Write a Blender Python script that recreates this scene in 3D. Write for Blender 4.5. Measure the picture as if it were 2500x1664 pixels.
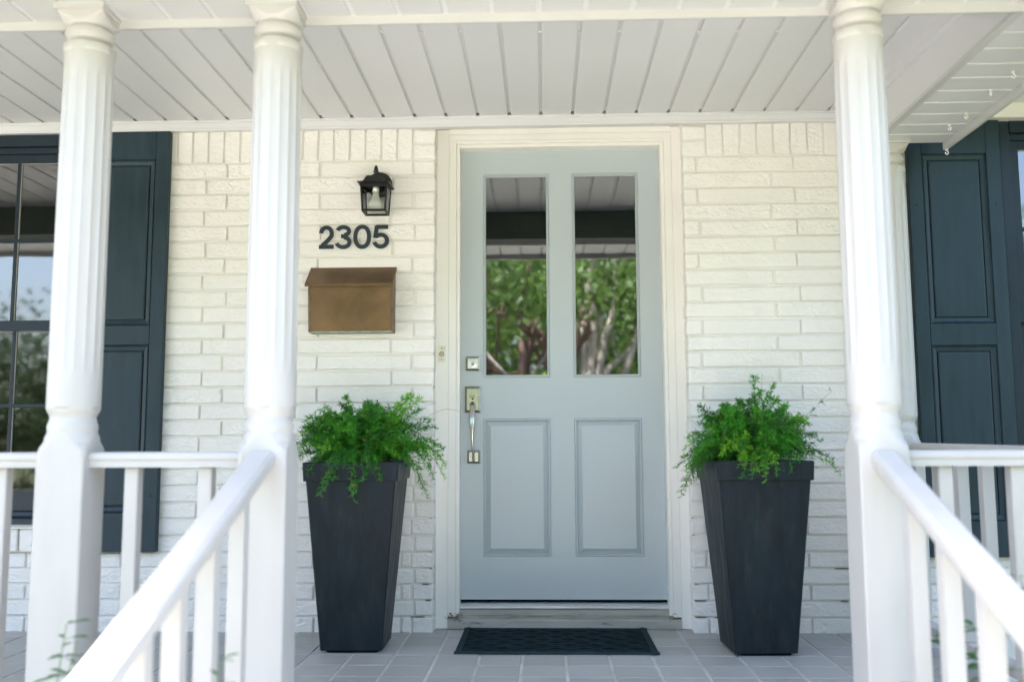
import bpy, math, random
import numpy as np
from mathutils import Vector, Matrix, noise as mnoise

R = math.radians
rng = random.Random(2305)
scene = bpy.context.scene
for o in list(bpy.data.objects):
    bpy.data.objects.remove(o)

# ------------------------------------------------------------------ camera
cam_d = bpy.data.cameras.new('camera')
cam = bpy.data.objects.new('camera', cam_d)
scene.collection.objects.link(cam)
scene.camera = cam
YAW, PITCH, ROLL = R(1.9543), R(6.151), R(-0.2407)
f = Vector((-math.sin(YAW)*math.cos(PITCH), math.cos(YAW)*math.cos(PITCH), math.sin(PITCH)))
r = Vector((math.cos(YAW), math.sin(YAW), 0))
u = r.cross(f)
r2 = r*math.cos(ROLL) + u*math.sin(ROLL)
u2 = -r*math.sin(ROLL) + u*math.cos(ROLL)
m = Matrix((r2, u2, -f)).transposed().to_4x4()
m.translation = Vector((0.3788, -4.2437, 0.8001))
cam.matrix_world = m
cam_d.sensor_width = 36.0
cam_d.lens = 33.008
cam_d.clip_start = 0.05
cam_d.clip_end = 600
cam_d.dof.use_dof = True
cam_d.dof.focus_distance = 4.22
cam_d.dof.aperture_fstop = 1.6

# ------------------------------------------------------------------ sky, sun, exposure
TO_SUN = Vector((-0.36, 0.175, 0.906)).normalized()
EL = math.asin(TO_SUN.z)
AZ = math.atan2(TO_SUN.x, TO_SUN.y)
world = bpy.data.worlds.new('World')
scene.world = world
world.use_nodes = True
wn = world.node_tree.nodes
wl = world.node_tree.links
sky = wn.new('ShaderNodeTexSky')
sky.sky_type = 'NISHITA'
sky.sun_disc = False
sky.sun_elevation = EL
sky.sun_rotation = AZ
sky.air_density = 1.0
sky.dust_density = 4.0
sky.ozone_density = 1.0
bg = wn['Background']
bg.inputs['Strength'].default_value = 0.15
wl.new(sky.outputs[0], bg.inputs[0])
sun_d = bpy.data.lights.new('sun', 'SUN')
sun_d.energy = 5.0
sun_d.angle = R(0.5)
sun_d.color = (1.0, 0.955, 0.89)
sun = bpy.data.objects.new('sun', sun_d)
scene.collection.objects.link(sun)
sun.rotation_euler = (-TO_SUN).to_track_quat('-Z', 'Y').to_euler()
sun.location = (0, 0, 12)
vs = scene.view_settings
vs.view_transform = 'Standard'
vs.look = 'None'
vs.exposure = 2.7
vs.gamma = 1.0
vs.use_curve_mapping = False
scene.cycles.use_denoising = True
scene.cycles.max_bounces = 12
scene.cycles.diffuse_bounces = 7
scene.cycles.glossy_bounces = 5
scene.cycles.transparent_max_bounces = 16
scene.cycles.sample_clamp_indirect = 8

# ------------------------------------------------------------------ materials
def srgb(h):
    def c(v):
        v /= 255.0
        return v/12.92 if v <= 0.04045 else ((v+0.055)/1.055)**2.4
    return tuple(c(v) for v in h)

MATS = {}
def mat(name, col, rough=0.5, metal=0.0, var=0.0, vscale=6.0, col2=None, mix=0.5, stretch=(1, 1, 1), bump=0.0, bscale=60.0,
        bdetail=4.0, bdist=0.002, spec=0.5, rand=0.0, rvar=0.0, distort=0.0, contrast=(0.35, 0.65), coat=0.0):
    """procedural paint/stone/metal: world-space noise drives tone, second tone, roughness and relief"""
    m = bpy.data.materials.new(name)
    m.use_nodes = True
    n, l = m.node_tree.nodes, m.node_tree.links
    b = n['Principled BSDF']
    b.inputs['Roughness'].default_value = rough
    b.inputs['Metallic'].default_value = metal
    b.inputs['Specular IOR Level'].default_value = spec
    if coat:
        b.inputs['Coat Weight'].default_value = coat
        b.inputs['Coat Roughness'].default_value = 0.15
    geo = n.new('ShaderNodeNewGeometry')
    mp = n.new('ShaderNodeMapping')
    mp.inputs['Scale'].default_value = stretch
    l.new(geo.outputs['Position'], mp.inputs['Vector'])
    out = None
    base = n.new('ShaderNodeRGB')
    base.outputs[0].default_value = (*col, 1)
    out = base.outputs[0]
    if col2 is not None:
        t = n.new('ShaderNodeTexNoise')
        t.inputs['Scale'].default_value = vscale
        t.inputs['Detail'].default_value = 8
        t.inputs['Roughness'].default_value = 0.65
        t.inputs['Distortion'].default_value = distort
        l.new(mp.outputs[0], t.inputs['Vector'])
        mr = n.new('ShaderNodeMapRange')
        mr.inputs['From Min'].default_value = contrast[0]
        mr.inputs['From Max'].default_value = contrast[1]
        mr.inputs['To Max'].default_value = mix
        l.new(t.outputs['Fac'], mr.inputs['Value'])
        mx = n.new('ShaderNodeMix')
        mx.data_type = 'RGBA'
        l.new(mr.outputs[0], mx.inputs['Factor'])
        l.new(out, mx.inputs['A'])
        mx.inputs['B'].default_value = (*col2, 1)
        out = mx.outputs['Result']
    if var or rand:
        t = n.new('ShaderNodeTexNoise')
        t.inputs['Scale'].default_value = vscale*0.7
        t.inputs['Detail'].default_value = 6
        l.new(mp.outputs[0], t.inputs['Vector'])
        mr = n.new('ShaderNodeMapRange')
        mr.inputs['From Min'].default_value = 0.3
        mr.inputs['From Max'].default_value = 0.7
        mr.inputs['To Min'].default_value = 1-var
        mr.inputs['To Max'].default_value = 1+var
        l.new(t.outputs['Fac'], mr.inputs['Value'])
        val = mr.outputs[0]
        if rand:
            oi = n.new('ShaderNodeObjectInfo')
            m2 = n.new('ShaderNodeMapRange')
            m2.inputs['To Min'].default_value = 1-rand
            m2.inputs['To Max'].default_value = 1+rand
            l.new(oi.outputs['Random'], m2.inputs['Value'])
            mm = n.new('ShaderNodeMath')
            mm.operation = 'MULTIPLY'
            l.new(val, mm.inputs[0])
            l.new(m2.outputs[0], mm.inputs[1])
            val = mm.outputs[0]
        hs = n.new('ShaderNodeHueSaturation')
        l.new(out, hs.inputs['Color'])
        l.new(val, hs.inputs['Value'])
        out = hs.outputs[0]
        if rvar:
            m3 = n.new('ShaderNodeMapRange')
            m3.inputs['From Min'].default_value = 0.3
            m3.inputs['From Max'].default_value = 0.7
            m3.inputs['To Min'].default_value = rough-rvar
            m3.inputs['To Max'].default_value = rough+rvar
            l.new(t.outputs['Fac'], m3.inputs['Value'])
            l.new(m3.outputs[0], b.inputs['Roughness'])
    l.new(out, b.inputs['Base Color'])
    if bump:
        t = n.new('ShaderNodeTexNoise')
        t.inputs['Scale'].default_value = bscale
        t.inputs['Detail'].default_value = bdetail
        t.inputs['Roughness'].default_value = 0.62
        t.inputs['Distortion'].default_value = distort
        l.new(mp.outputs[0], t.inputs['Vector'])
        bp = n.new('ShaderNodeBump')
        bp.inputs['Strength'].default_value = bump
        bp.inputs['Distance'].default_value = bdist
        l.new(t.outputs['Fac'], bp.inputs['Height'])
        l.new(bp.outputs[0], b.inputs['Normal'])
    MATS[name] = m
    return m

def brick_mat(name, col):
    """painted rock-face brick: coarse chipped facets plus fine paint grain"""
    m = bpy.data.materials.new(name)
    m.use_nodes = True
    n, l = m.node_tree.nodes, m.node_tree.links
    b = n['Principled BSDF']
    b.inputs['Roughness'].default_value = 0.48
    b.inputs['Specular IOR Level'].default_value = 0.4
    geo = n.new('ShaderNodeNewGeometry')
    mp = n.new('ShaderNodeMapping')
    mp.inputs['Scale'].default_value = (1, 1, 1.5)
    mp.inputs['Rotation'].default_value = (0, 0.35, 0)
    l.new(geo.outputs['Position'], mp.inputs['Vector'])
    oi = n.new('ShaderNodeObjectInfo')
    # each brick has its own amount of chipping
    amt = n.new('ShaderNodeMapRange')
    amt.inputs['To Min'].default_value = 0.35
    amt.inputs['To Max'].default_value = 1.0
    l.new(oi.outputs['Random'], amt.inputs['Value'])
    a = n.new('ShaderNodeTexNoise')
    a.inputs['Scale'].default_value = 21
    a.inputs['Detail'].default_value = 5
    a.inputs['Roughness'].default_value = 0.6
    a.inputs['Distortion'].default_value = 1.6
    l.new(mp.outputs[0], a.inputs['Vector'])
    v = n.new('ShaderNodeTexVoronoi')
    v.feature = 'F1'
    v.inputs['Scale'].default_value = 30
    nz = n.new('ShaderNodeTexNoise')
    nz.inputs['Scale'].default_value = 22
    nz.inputs['Detail'].default_value = 4
    l.new(mp.outputs[0], nz.inputs['Vector'])
    mv = n.new('ShaderNodeMix')
    mv.data_type = 'VECTOR'
    mv.inputs['Factor'].default_value = 0.14
    l.new(mp.outputs[0], mv.inputs['A'])
    l.new(nz.outputs['Color'], mv.inputs['B'])
    l.new(mv.outputs['Result'], v.inputs['Vector'])
    s = n.new('ShaderNodeMath')
    s.operation = 'MULTIPLY_ADD'
    s.inputs[1].default_value = 0.55
    l.new(v.outputs['Distance'], s.inputs[0])
    l.new(a.outputs['Fac'], s.inputs[2])
    bp = n.new('ShaderNodeBump')
    bp.inputs['Distance'].default_value = 0.0075
    l.new(amt.outputs[0], bp.inputs['Strength'])
    l.new(s.outputs[0], bp.inputs['Height'])
    l.new(bp.outputs[0], b.inputs['Normal'])
    t = n.new('ShaderNodeTexNoise')
    t.inputs['Scale'].default_value = 7
    t.inputs['Detail'].default_value = 7
    l.new(geo.outputs['Position'], t.inputs['Vector'])
    mr = n.new('ShaderNodeMapRange')
    mr.inputs['To Min'].default_value = 0.93
    mr.inputs['To Max'].default_value = 1.05
    l.new(t.outputs['Fac'], mr.inputs['Value'])
    m2 = n.new('ShaderNodeMapRange')
    m2.inputs['To Min'].default_value = 0.965
    m2.inputs['To Max'].default_value = 1.03
    l.new(oi.outputs['Random'], m2.inputs['Value'])
    mm = n.new('ShaderNodeMath')
    mm.operation = 'MULTIPLY'
    l.new(mr.outputs[0], mm.inputs[0])
    l.new(m2.outputs[0], mm.inputs[1])
    hs = n.new('ShaderNodeHueSaturation')
    hs.inputs['Color'].default_value = (*col, 1)
    l.new(mm.outputs[0], hs.inputs['Value'])
    l.new(hs.outputs[0], b.inputs['Base Color'])
    MATS[name] = m

def glass_mat(name, tint, ior, rough=0.0):
    m = bpy.data.materials.new(name)
    m.use_nodes = True
    n, l = m.node_tree.nodes, m.node_tree.links
    n.remove(n['Principled BSDF'])
    tr = n.new('ShaderNodeBsdfTransparent')
    tr.inputs[0].default_value = (*tint, 1)
    gl = n.new('ShaderNodeBsdfGlossy')
    gl.inputs['Roughness'].default_value = rough
    gl.inputs['Color'].default_value = (1, 1, 1, 1)
    fr = n.new('ShaderNodeFresnel')
    fr.inputs['IOR'].default_value = ior
    # old float glass is never quite flat
    t = n.new('ShaderNodeTexNoise')
    t.inputs['Scale'].default_value = 5
    t.inputs['Detail'].default_value = 1
    geo = n.new('ShaderNodeNewGeometry')
    l.new(geo.outputs['Position'], t.inputs['Vector'])
    bp = n.new('ShaderNodeBump')
    bp.inputs['Strength'].default_value = 0.05
    bp.inputs['Distance'].default_value = 0.004
    l.new(t.outputs['Fac'], bp.inputs['Height'])
    l.new(bp.outputs[0], gl.inputs['Normal'])
    mx = n.new('ShaderNodeMixShader')
    l.new(fr.outputs[0], mx.inputs[0])
    l.new(tr.outputs[0], mx.inputs[1])
    l.new(gl.outputs[0], mx.inputs[2])
    l.new(mx.outputs[0], n['Material Output'].inputs['Surface'])
    MATS[name] = m

def leaf_mat(name, col, trans=0.35, rough=0.5, var=0.25, vscale=3.0):
    m = bpy.data.materials.new(name)
    m.use_nodes = True
    n, l = m.node_tree.nodes, m.node_tree.links
    b = n['Principled BSDF']
    b.inputs['Roughness'].default_value = rough
    geo = n.new('ShaderNodeNewGeometry')
    t = n.new('ShaderNodeTexNoise')
    t.inputs['Scale'].default_value = vscale
    t.inputs['Detail'].default_value = 3
    l.new(geo.outputs['Position'], t.inputs['Vector'])
    mr = n.new('ShaderNodeMapRange')
    mr.inputs['From Min'].default_value = 0.3
    mr.inputs['From Max'].default_value = 0.7
    mr.inputs['To Min'].default_value = 1-var
    mr.inputs['To Max'].default_value = 1+var
    l.new(t.outputs['Fac'], mr.inputs['Value'])
    hs = n.new('ShaderNodeHueSaturation')
    hs.inputs['Color'].default_value = (*col, 1)
    l.new(mr.outputs[0], hs.inputs['Value'])
    l.new(hs.outputs[0], b.inputs['Base Color'])
    tl = n.new('ShaderNodeBsdfTranslucent')
    l.new(hs.outputs[0], tl.inputs['Color'])
    mx = n.new('ShaderNodeMixShader')
    mx.inputs[0].default_value = trans
    l.new(b.outputs[0], mx.inputs[1])
    l.new(tl.outputs[0], mx.inputs[2])
    l.new(mx.outputs[0], n['Material Output'].inputs['Surface'])
    MATS[name] = m

WALLC = (0.85, 0.815, 0.772)
brick_mat('painted_brick', WALLC)
mat('painted_mortar', (0.77, 0.74, 0.69), 0.6, var=0.05, bump=0.35, bscale=120, bdist=0.002)
mat('eave_white_dimmed', (0.555, 0.545, 0.545), 0.46, var=0.03, vscale=2.2, rand=0.02)  # copy of the soffit white, colour darkened against strong light bounced off the ground
mat('eave_channel', (0.40, 0.39, 0.385), 0.6)  # seam backing, colour darkened along with the eave panels
mat('white_paint', (0.53, 0.52, 0.505), 0.34, var=0.025, vscale=5, bump=0.06, bscale=45, bdist=0.001)
mat('rail_paint', (0.497, 0.480, 0.462), 0.40, var=0.035, vscale=7, stretch=(3, 3, 0.7), bump=0.22, bscale=40, bdist=0.0015)
mat('trim_paint', (0.82, 0.79, 0.74), 0.42, var=0.03, vscale=6, bump=0.10, bscale=50, bdist=0.001)
mat('soffit_white', (0.655, 0.645, 0.65), 0.46, var=0.03, vscale=2.2, rand=0.018)
mat('soffit_channel', (0.60, 0.595, 0.575), 0.55)
mat('door_paint', (0.460, 0.505, 0.520), 0.36, var=0.02, vscale=2.5, bump=0.04, bscale=30, bdist=0.001)
mat('shutter_paint', (0.021, 0.040, 0.053), 0.42, spec=0.28, var=0.18, vscale=9, stretch=(5, 5, 0.8), bump=0.10, bscale=40, bdist=0.001, rvar=0.1)
mat('window_paint', (0.014, 0.025, 0.037), 0.36, spec=0.3, var=0.15, vscale=8)
mat('lantern_black', (0.020, 0.020, 0.021), 0.42, var=0.3, vscale=60, col2=(0.10, 0.075, 0.055), mix=0.25, contrast=(0.55, 0.8), metal=0.3)
mat('digit_black', (0.018, 0.030, 0.040), 0.5, var=0.1)
mat('copper', (0.195, 0.118, 0.060), 0.38, metal=0.7, var=0.12, vscale=9, col2=(0.125, 0.074, 0.042), mix=0.6, distort=0.8, bump=0.05, bscale=25, rvar=0.1)
mat('copper_edge', (0.135, 0.090, 0.050), 0.5, metal=0.5, var=0.3, vscale=40, col2=(0.23, 0.27, 0.20), mix=0.6, contrast=(0.5, 0.75))
mat('verdigris', (0.30, 0.36, 0.28), 0.7, metal=0.2, var=0.3, vscale=40)
mat('nickel', (0.60, 0.575, 0.52), 0.27, metal=1.0, var=0.06, vscale=40)
mat('nickel_dark', (0.36, 0.34, 0.29), 0.34, metal=1.0, var=0.10, vscale=40)
mat('steel_face', (0.78, 0.76, 0.72), 0.34, metal=0.9)
mat('bell_plate', (0.74, 0.71, 0.60), 0.36, metal=0.4, var=0.1, vscale=60)
mat('brass_button', (0.62, 0.50, 0.36), 0.45, metal=0.2)
mat('dark_hole', (0.006, 0.006, 0.006), 0.9)
mat('tile', (0.375, 0.372, 0.353), 0.46, spec=0.35, var=0.07, vscale=7, rand=0.075, bump=0.06, bscale=35, rvar=0.09, col2=(0.345, 0.35, 0.345), mix=0.5, contrast=(0.52, 0.74))
mat('grout', (0.56, 0.54, 0.51), 0.85, var=0.18, vscale=10, bump=0.3, bscale=150)
mat('planter', (0.011, 0.018, 0.023), 0.48, var=0.25, vscale=5, stretch=(8, 8, 1.6), col2=(0.044, 0.044, 0.041), mix=0.45, spec=0.22, contrast=(0.50, 0.80), bump=0.18, bscale=55, bdist=0.001, rvar=0.1)
mat('rubber_mat', (0.0030, 0.0065, 0.0090), 0.95, spec=0.02, var=0.4, vscale=30, bump=0.4, bscale=320, bdist=0.002)
mat('rubber_line', (0.022, 0.038, 0.045), 0.8, spec=0.06, var=0.2, vscale=20)
mat('rubber_rib', (0.016, 0.018, 0.019), 0.9, spec=0.03)
mat('soil', (0.028, 0.020, 0.014), 0.95, var=0.5, vscale=60, bump=1.0, bscale=90, bdist=0.01)
mat('old_sill', (0.40, 0.385, 0.345), 0.6, var=0.16, vscale=14, col2=(0.12, 0.105, 0.075), mix=0.85, contrast=(0.58, 0.68), stretch=(0.5, 3, 3), bump=0.5, bscale=45, bdist=0.003)
mat('sill_tread', (0.315, 0.305, 0.255), 0.65, var=0.22, vscale=16, col2=(0.085, 0.075, 0.05), mix=0.85, contrast=(0.54, 0.68), stretch=(0.6, 3, 3), bump=0.5, bscale=60, bdist=0.003)
mat('aluminium', (0.74, 0.76, 0.79), 0.30, metal=0.85, var=0.12, vscale=25, stretch=(0.3, 3, 3), bump=0.12, bscale=40)
mat('peeled_wood', (0.235, 0.165, 0.125), 0.85, var=0.5, vscale=80, bump=0.7, bscale=120, bdist=0.004)
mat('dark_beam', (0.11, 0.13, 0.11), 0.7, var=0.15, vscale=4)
mat('putty', (0.42, 0.40, 0.36), 0.7)
mat('interior', (0.035, 0.034, 0.032), 0.8)
mat('interior_floor', (0.06, 0.035, 0.02), 0.5)
mat('shingles', (0.11, 0.105, 0.10), 0.9, var=0.3, vscale=12, bump=0.6, bscale=60)
mat('bulb', (0.86, 0.85, 0.78), 0.22)
mat('concrete', (0.52, 0.50, 0.485), 0.85, var=0.12, vscale=2.5, col2=(0.33, 0.32, 0.29), mix=0.5, bump=0.25, bscale=70)
mat('lawn_ground', (0.080, 0.105, 0.046), 0.95, var=0.25, vscale=0.6, col2=(0.115, 0.12, 0.062), mix=0.6, bump=1.0, bscale=40, bdist=0.03)
mat('mulch', (0.055, 0.038, 0.026), 0.95, var=0.4, vscale=30, bump=1.0, bscale=60, bdist=0.02)
mat('bark', (0.165, 0.100, 0.085), 0.9, var=0.3, vscale=6, stretch=(2, 2, 0.5), bump=0.9, bscale=20, bdist=0.03)
mat('pale_bark', (0.46, 0.41, 0.37), 0.85, var=0.3, vscale=5, stretch=(2, 2, 0.5), bump=0.6, bscale=16, bdist=0.02)
mat('stem_green', (0.10, 0.17, 0.035), 0.6)
mat('twig', (0.16, 0.115, 0.06), 0.75)
leaf_mat('fern_dark', (0.028, 0.165, 0.014), 0.30, vscale=14)
leaf_mat('fern_mid', (0.062, 0.320, 0.020), 0.34, vscale=14)
leaf_mat('fern_lime', (0.22, 0.54, 0.030)
, 0.38, vscale=14)
leaf_mat('fern_dry', (0.42, 0.33, 0.09), 0.38, vscale=14)
leaf_mat('tree_leaf', (0.080, 0.175, 0.035), 0.45, vscale=0.9, var=0.4)
leaf_mat('far_leaf', (0.035, 0.065, 0.022), 0.4, vscale=0.9, var=0.4)
leaf_mat('tree_leaf_light', (0.115, 0.20, 0.050), 0.45, vscale=0.9, var=0.35)
leaf_mat('hedge_leaf', (0.15, 0.28, 0.040), 0.4, vscale=1.5, var=0.4)
leaf_mat('rose_leaf', (0.045, 0.145, 0.040), 0.35, vscale=6)
leaf_mat('rose_leaf_light', (0.20, 0.30, 0.10), 0.4, vscale=6)
leaf_mat('yellow_leaf', (0.62, 0.42, 0.05), 0.4)
mat('petal', (0.80, 0.20, 0.28), 0.5, var=0.2, vscale=30)
glass_mat('door_glass', (0.55, 0.60, 0.57), 2.6, 0.018)
glass_mat('window_glass', (0.60, 0.64, 0.64), 2.6, 0.03)
glass_mat('lantern_glass', (0.95, 0.96, 0.95), 1.45)

# ------------------------------------------------------------------ mesh helpers
COL = scene.collection

class MB:
    """collects polygons in world coordinates, then links them as one mesh object"""
    def __init__(s):
        s.v, s.f, s.sm = [], [], []
    def add(s, vs, fs, smooth=False):
        k = len(s.v)
        s.v += [tuple(p) for p in vs]
        s.f += [tuple(i+k for i in q) for q in fs]
        s.sm += [smooth]*len(fs)
        return s
    def box(s, x0, x1, y0, y1, z0, z1):
        vs = [(x, y, z) for z in (z0, z1) for y in (y0, y1) for x in (x0, x1)]
        return s.add(vs, [(0, 2, 3, 1), (4, 5, 7, 6), (0, 1, 5, 4), (2, 6, 7, 3), (0, 4, 6, 2), (1, 3, 7, 5)])
    def cbox(s, x0, x1, y0, y1, z0, z1, c=0.002, jit=0.0):
        """box with chamfered edges"""
        X, Y, Z = (x0, x1), (y0, y1), (z0, z1)
        vs, idx = [], {}
        for i in (0, 1):
            for j in (0, 1):
                for k in (0, 1):
                    sx, sy, sz = 1-2*i, 1-2*j, 1-2*k
                    p = (X[i], Y[j], Z[k])
                    jx, jy, jz = [rng.uniform(-jit, jit) if jit else 0 for _ in range(3)]
                    for a in range(3):
                        q = [p[0]+sx*c+jx, p[1]+sy*c+jy, p[2]+sz*c+jz]
                        q[a] = p[a] + (jx, jy, jz)[a]
                        idx[(i, j, k, a)] = len(vs)
                        vs.append(tuple(q))
        g = lambda i, j, k, a: idx[(i, j, k, a)]
        fs = [(g(0,0,0,0), g(0,0,1,0), g(0,1,1,0), g(0,1,0,0)), (g(1,0,0,0), g(1,1,0,0), g(1,1,1,0), g(1,0,1,0)),
              (g(0,0,0,1), g(1,0,0,1), g(1,0,1,1), g(0,0,1,1)), (g(0,1,0,1), g(0,1,1,1), g(1,1,1,1), g(1,1,0,1)),
              (g(0,0,0,2), g(0,1,0,2), g(1,1,0,2), g(1,0,0,2)), (g(0,0,1,2), g(1,0,1,2), g(1,1,1,2), g(0,1,1,2))]
        for j in (0, 1):
            for k in (0, 1):
                q = (g(0,j,k,1), g(1,j,k,1), g(1,j,k,2), g(0,j,k,2))
                fs.append(q if (j == 0) == (k == 1) else q[::-1])
        for i in (0, 1):
            for k in (0, 1):
                q = (g(i,0,k,0), g(i,1,k,0), g(i,1,k,2), g(i,0,k,2))
                fs.append(q if (i == 0) != (k == 1) else q[::-1])
        for i in (0, 1):
            for j in (0, 1):
                q = (g(i,j,0,0), g(i,j,1,0), g(i,j,1,1), g(i,j,0,1))
                fs.append(q if (i == 0) == (j == 1) else q[::-1])
        for i in (0, 1):
            for j in (0, 1):
                for k in (0, 1):
                    q = (g(i,j,k,0), g(i,j,k,1), g(i,j,k,2))
                    fs.append(q if (i+j+k) % 2 == 0 else q[::-1])
        return s.add(vs, fs)
    def prism(s, poly, axis, a0, a1, smooth=False):
        """extrude a 2D outline along an axis ('x': outline is (y,z); 'y': (x,z); 'z': (x,y))"""
        n = len(poly)
        def pt(p, a):
            return {'x': (a, p[0], p[1]), 'y': (p[0], a, p[1]), 'z': (p[0], p[1], a)}[axis]
        vs = [pt(p, a0) for p in poly] + [pt(p, a1) for p in poly]
        s.add(vs, [tuple(range(n))[::-1], tuple(range(n, 2*n))])
        s.add(vs, [(i, (i+1) % n, (i+1) % n+n, i+n) for i in range(n)], smooth)
        return s
    def rings(s, x0, x1, z0, z1, steps, cap=True, ax='y'):
        """nested rectangles in the xz plane: steps = [(inset, y), ...]"""
        vs = []
        for ins, y in steps:
            vs += [(x0+ins, y, z0+ins), (x1-ins, y, z0+ins), (x1-ins, y, z1-ins), (x0+ins, y, z1-ins)]
        fs = []
        for k in range(len(steps)-1):
            for i in range(4):
                fs.append((k*4+i, k*4+(i+1) % 4, k*4+4+(i+1) % 4, k*4+4+i))
        if cap:
            k = (len(steps)-1)*4
            fs.append((k, k+1, k+2, k+3))
        return s.add(vs, fs)
    def tube(s, pts, rad, n=8, caps=True):
        pts = [Vector(p) for p in pts]
        if not isinstance(rad, (list, tuple)):
            rad = [rad]*len(pts)
        vs, fs = [], []
        a = None
        for i, p in enumerate(pts):
            d = (pts[min(i+1, len(pts)-1)] - pts[max(i-1, 0)]).normalized()
            if a is None:
                a = d.orthogonal().normalized()
            else:
                a = (a - d*a.dot(d))
                a = a.normalized() if a.length > 1e-6 else d.orthogonal().normalized()
            b = d.cross(a)
            for k in range(n):
                t = 2*math.pi*k/n
                vs.append(p + (a*math.cos(t) + b*math.sin(t))*rad[i])
        for i in range(len(pts)-1):
            for k in range(n):
                fs.append((i*n+k, i*n+(k+1) % n, (i+1)*n+(k+1) % n, (i+1)*n+k))
        s.add(vs, fs, True)
        if caps:
            m0 = len(s.v)-len(vs)
            s.f += [tuple(m0+k for k in range(n))[::-1], tuple(m0+(len(pts)-1)*n+k for k in range(n))]
            s.sm += [False, False]
        return s
    def lathe(s, prof, c, axis='z', n=32, smooth=True):
        """prof = [(radius, height)] round an axis through c"""
        vs, fs = [], []
        for rr, h in prof:
            for k in range(n):
                t = 2*math.pi*k/n
                p = {'z': (rr*math.cos(t), rr*math.sin(t), h), 'y': (rr*math.cos(t), h, rr*math.sin(t)),
                     'x': (h, rr*math.cos(t), rr*math.sin(t))}[axis]
                vs.append((c[0]+p[0], c[1]+p[1], c[2]+p[2]))
        for i in range(len(prof)-1):
            for k in range(n):
                q = (i*n+k, i*n+(k+1) % n, (i+1)*n+(k+1) % n, (i+1)*n+k)
                fs.append(q)
        s.add(vs, fs, smooth)
        return s
    def mesh(s, name, mats, origin=(0, 0, 0), fix=False):
        me = bpy.data.meshes.new(name)
        ox, oy, oz = origin
        me.from_pydata([(x-ox, y-oy, z-oz) for x, y, z in s.v], [], s.f)
        me.polygons.foreach_set('use_smooth', s.sm)
        for mm in (mats if isinstance(mats, (list, tuple)) else [mats]):
            me.materials.append(MATS[mm])
        if fix:
            import bmesh
            bm = bmesh.new(); bm.from_mesh(me)
            bmesh.ops.recalc_face_normals(bm, faces=bm.faces)
            bm.to_mesh(me); bm.free()
        me.update()
        return me
    def build(s, name, mats, parent=None, fix=True):
        o = bpy.data.objects.new(name, s.mesh(name, mats, base_of(parent), fix))
        COL.objects.link(o)
        if parent is not None:
            o.parent = parent
        return o

def base_of(p):
    b = Vector((0, 0, 0))
    while p is not None:
        b += p.location
        p = p.parent
    return b

def tag(o, label, cat=None, group=None, kind=None):
    o['label'] = label
    if cat: o['category'] = cat
    if group: o['group'] = group
    if kind: o['kind'] = kind
    return o

def thing(name, label, cat, loc=(0, 0, 0), group=None):
    o = bpy.data.objects.new(name, None)
    o.empty_display_size = 0.1
    COL.objects.link(o)
    o.location = loc
    return tag(o, label, cat, group)

def piece(name, me, parent, loc, rot=None, scale=None):
    """a piece that shares mesh data with its kin; loc in world space"""
    o = bpy.data.objects.new(name, me)
    COL.objects.link(o)
    o.parent = parent
    o.location = Vector(loc) - base_of(parent)
    if rot: o.rotation_euler = rot
    if scale: o.scale = scale
    return o

def fast_mesh(name, verts, faces_n, mats, mat_idx=None, smooth=False):
    """numpy triangles / quads -> mesh"""
    me = bpy.data.meshes.new(name)
    nv = len(verts)
    nf = nv//faces_n
    me.vertices.add(nv)
    me.vertices.foreach_set('co', np.asarray(verts, dtype=np.float32).ravel())
    me.loops.add(nv)
    me.loops.foreach_set('vertex_index', np.arange(nv, dtype=np.int32))
    me.polygons.add(nf)
    me.polygons.foreach_set('loop_start', np.arange(0, nv, faces_n, dtype=np.int32))
    me.polygons.foreach_set('loop_total', np.full(nf, faces_n, dtype=np.int32))
    for mm in mats:
        me.materials.append(MATS[mm])
    if mat_idx is not None:
        me.polygons.foreach_set('material_index', np.asarray(mat_idx, dtype=np.int32))
    me.update(calc_edges=True)
    me.validate()
    return me

# ================================================================== GROUND
YB, YC = -0.16, -0.078            # brick face, door casing face
GZ = -0.36                        # garden level (porch floor is z = 0)
def sheet(name, x0, x1, y0, y1, z, m, label):
    o = MB().add([(x0, y0, z), (x1, y0, z), (x1, y1, z), (x0, y1, z)], [(0, 1, 2, 3)]).build(name, m)
    tag(o, label, kind='structure')
    return o
sheet('lawn', -150, 150, -160, 40, GZ, 'lawn_ground', 'green lawn in front of the house')
sheet('garden_bed', 1.42, 5.5, -3.0, -1.8, GZ+0.004, 'mulch', 'mulched planting bed right of the steps')
sheet('garden_bed', -6.0, -0.52, -3.0, -1.8, GZ+0.004, 'mulch', 'mulched planting bed left of the steps')
sheet('walkway', -0.75, 1.65, -13.5, -2.05, GZ+0.008, 'concrete', 'pale concrete walk leading to the steps')
sheet('driveway', -14, -4.2, -14, -3.05, GZ+0.006, 'concrete', 'pale concrete drive left of the walk')

# ================================================================== HOUSE
house = thing('house', 'white painted brick house with covered front porch and white soffit ceiling', 'house', (0.4, 0, 0))
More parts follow.
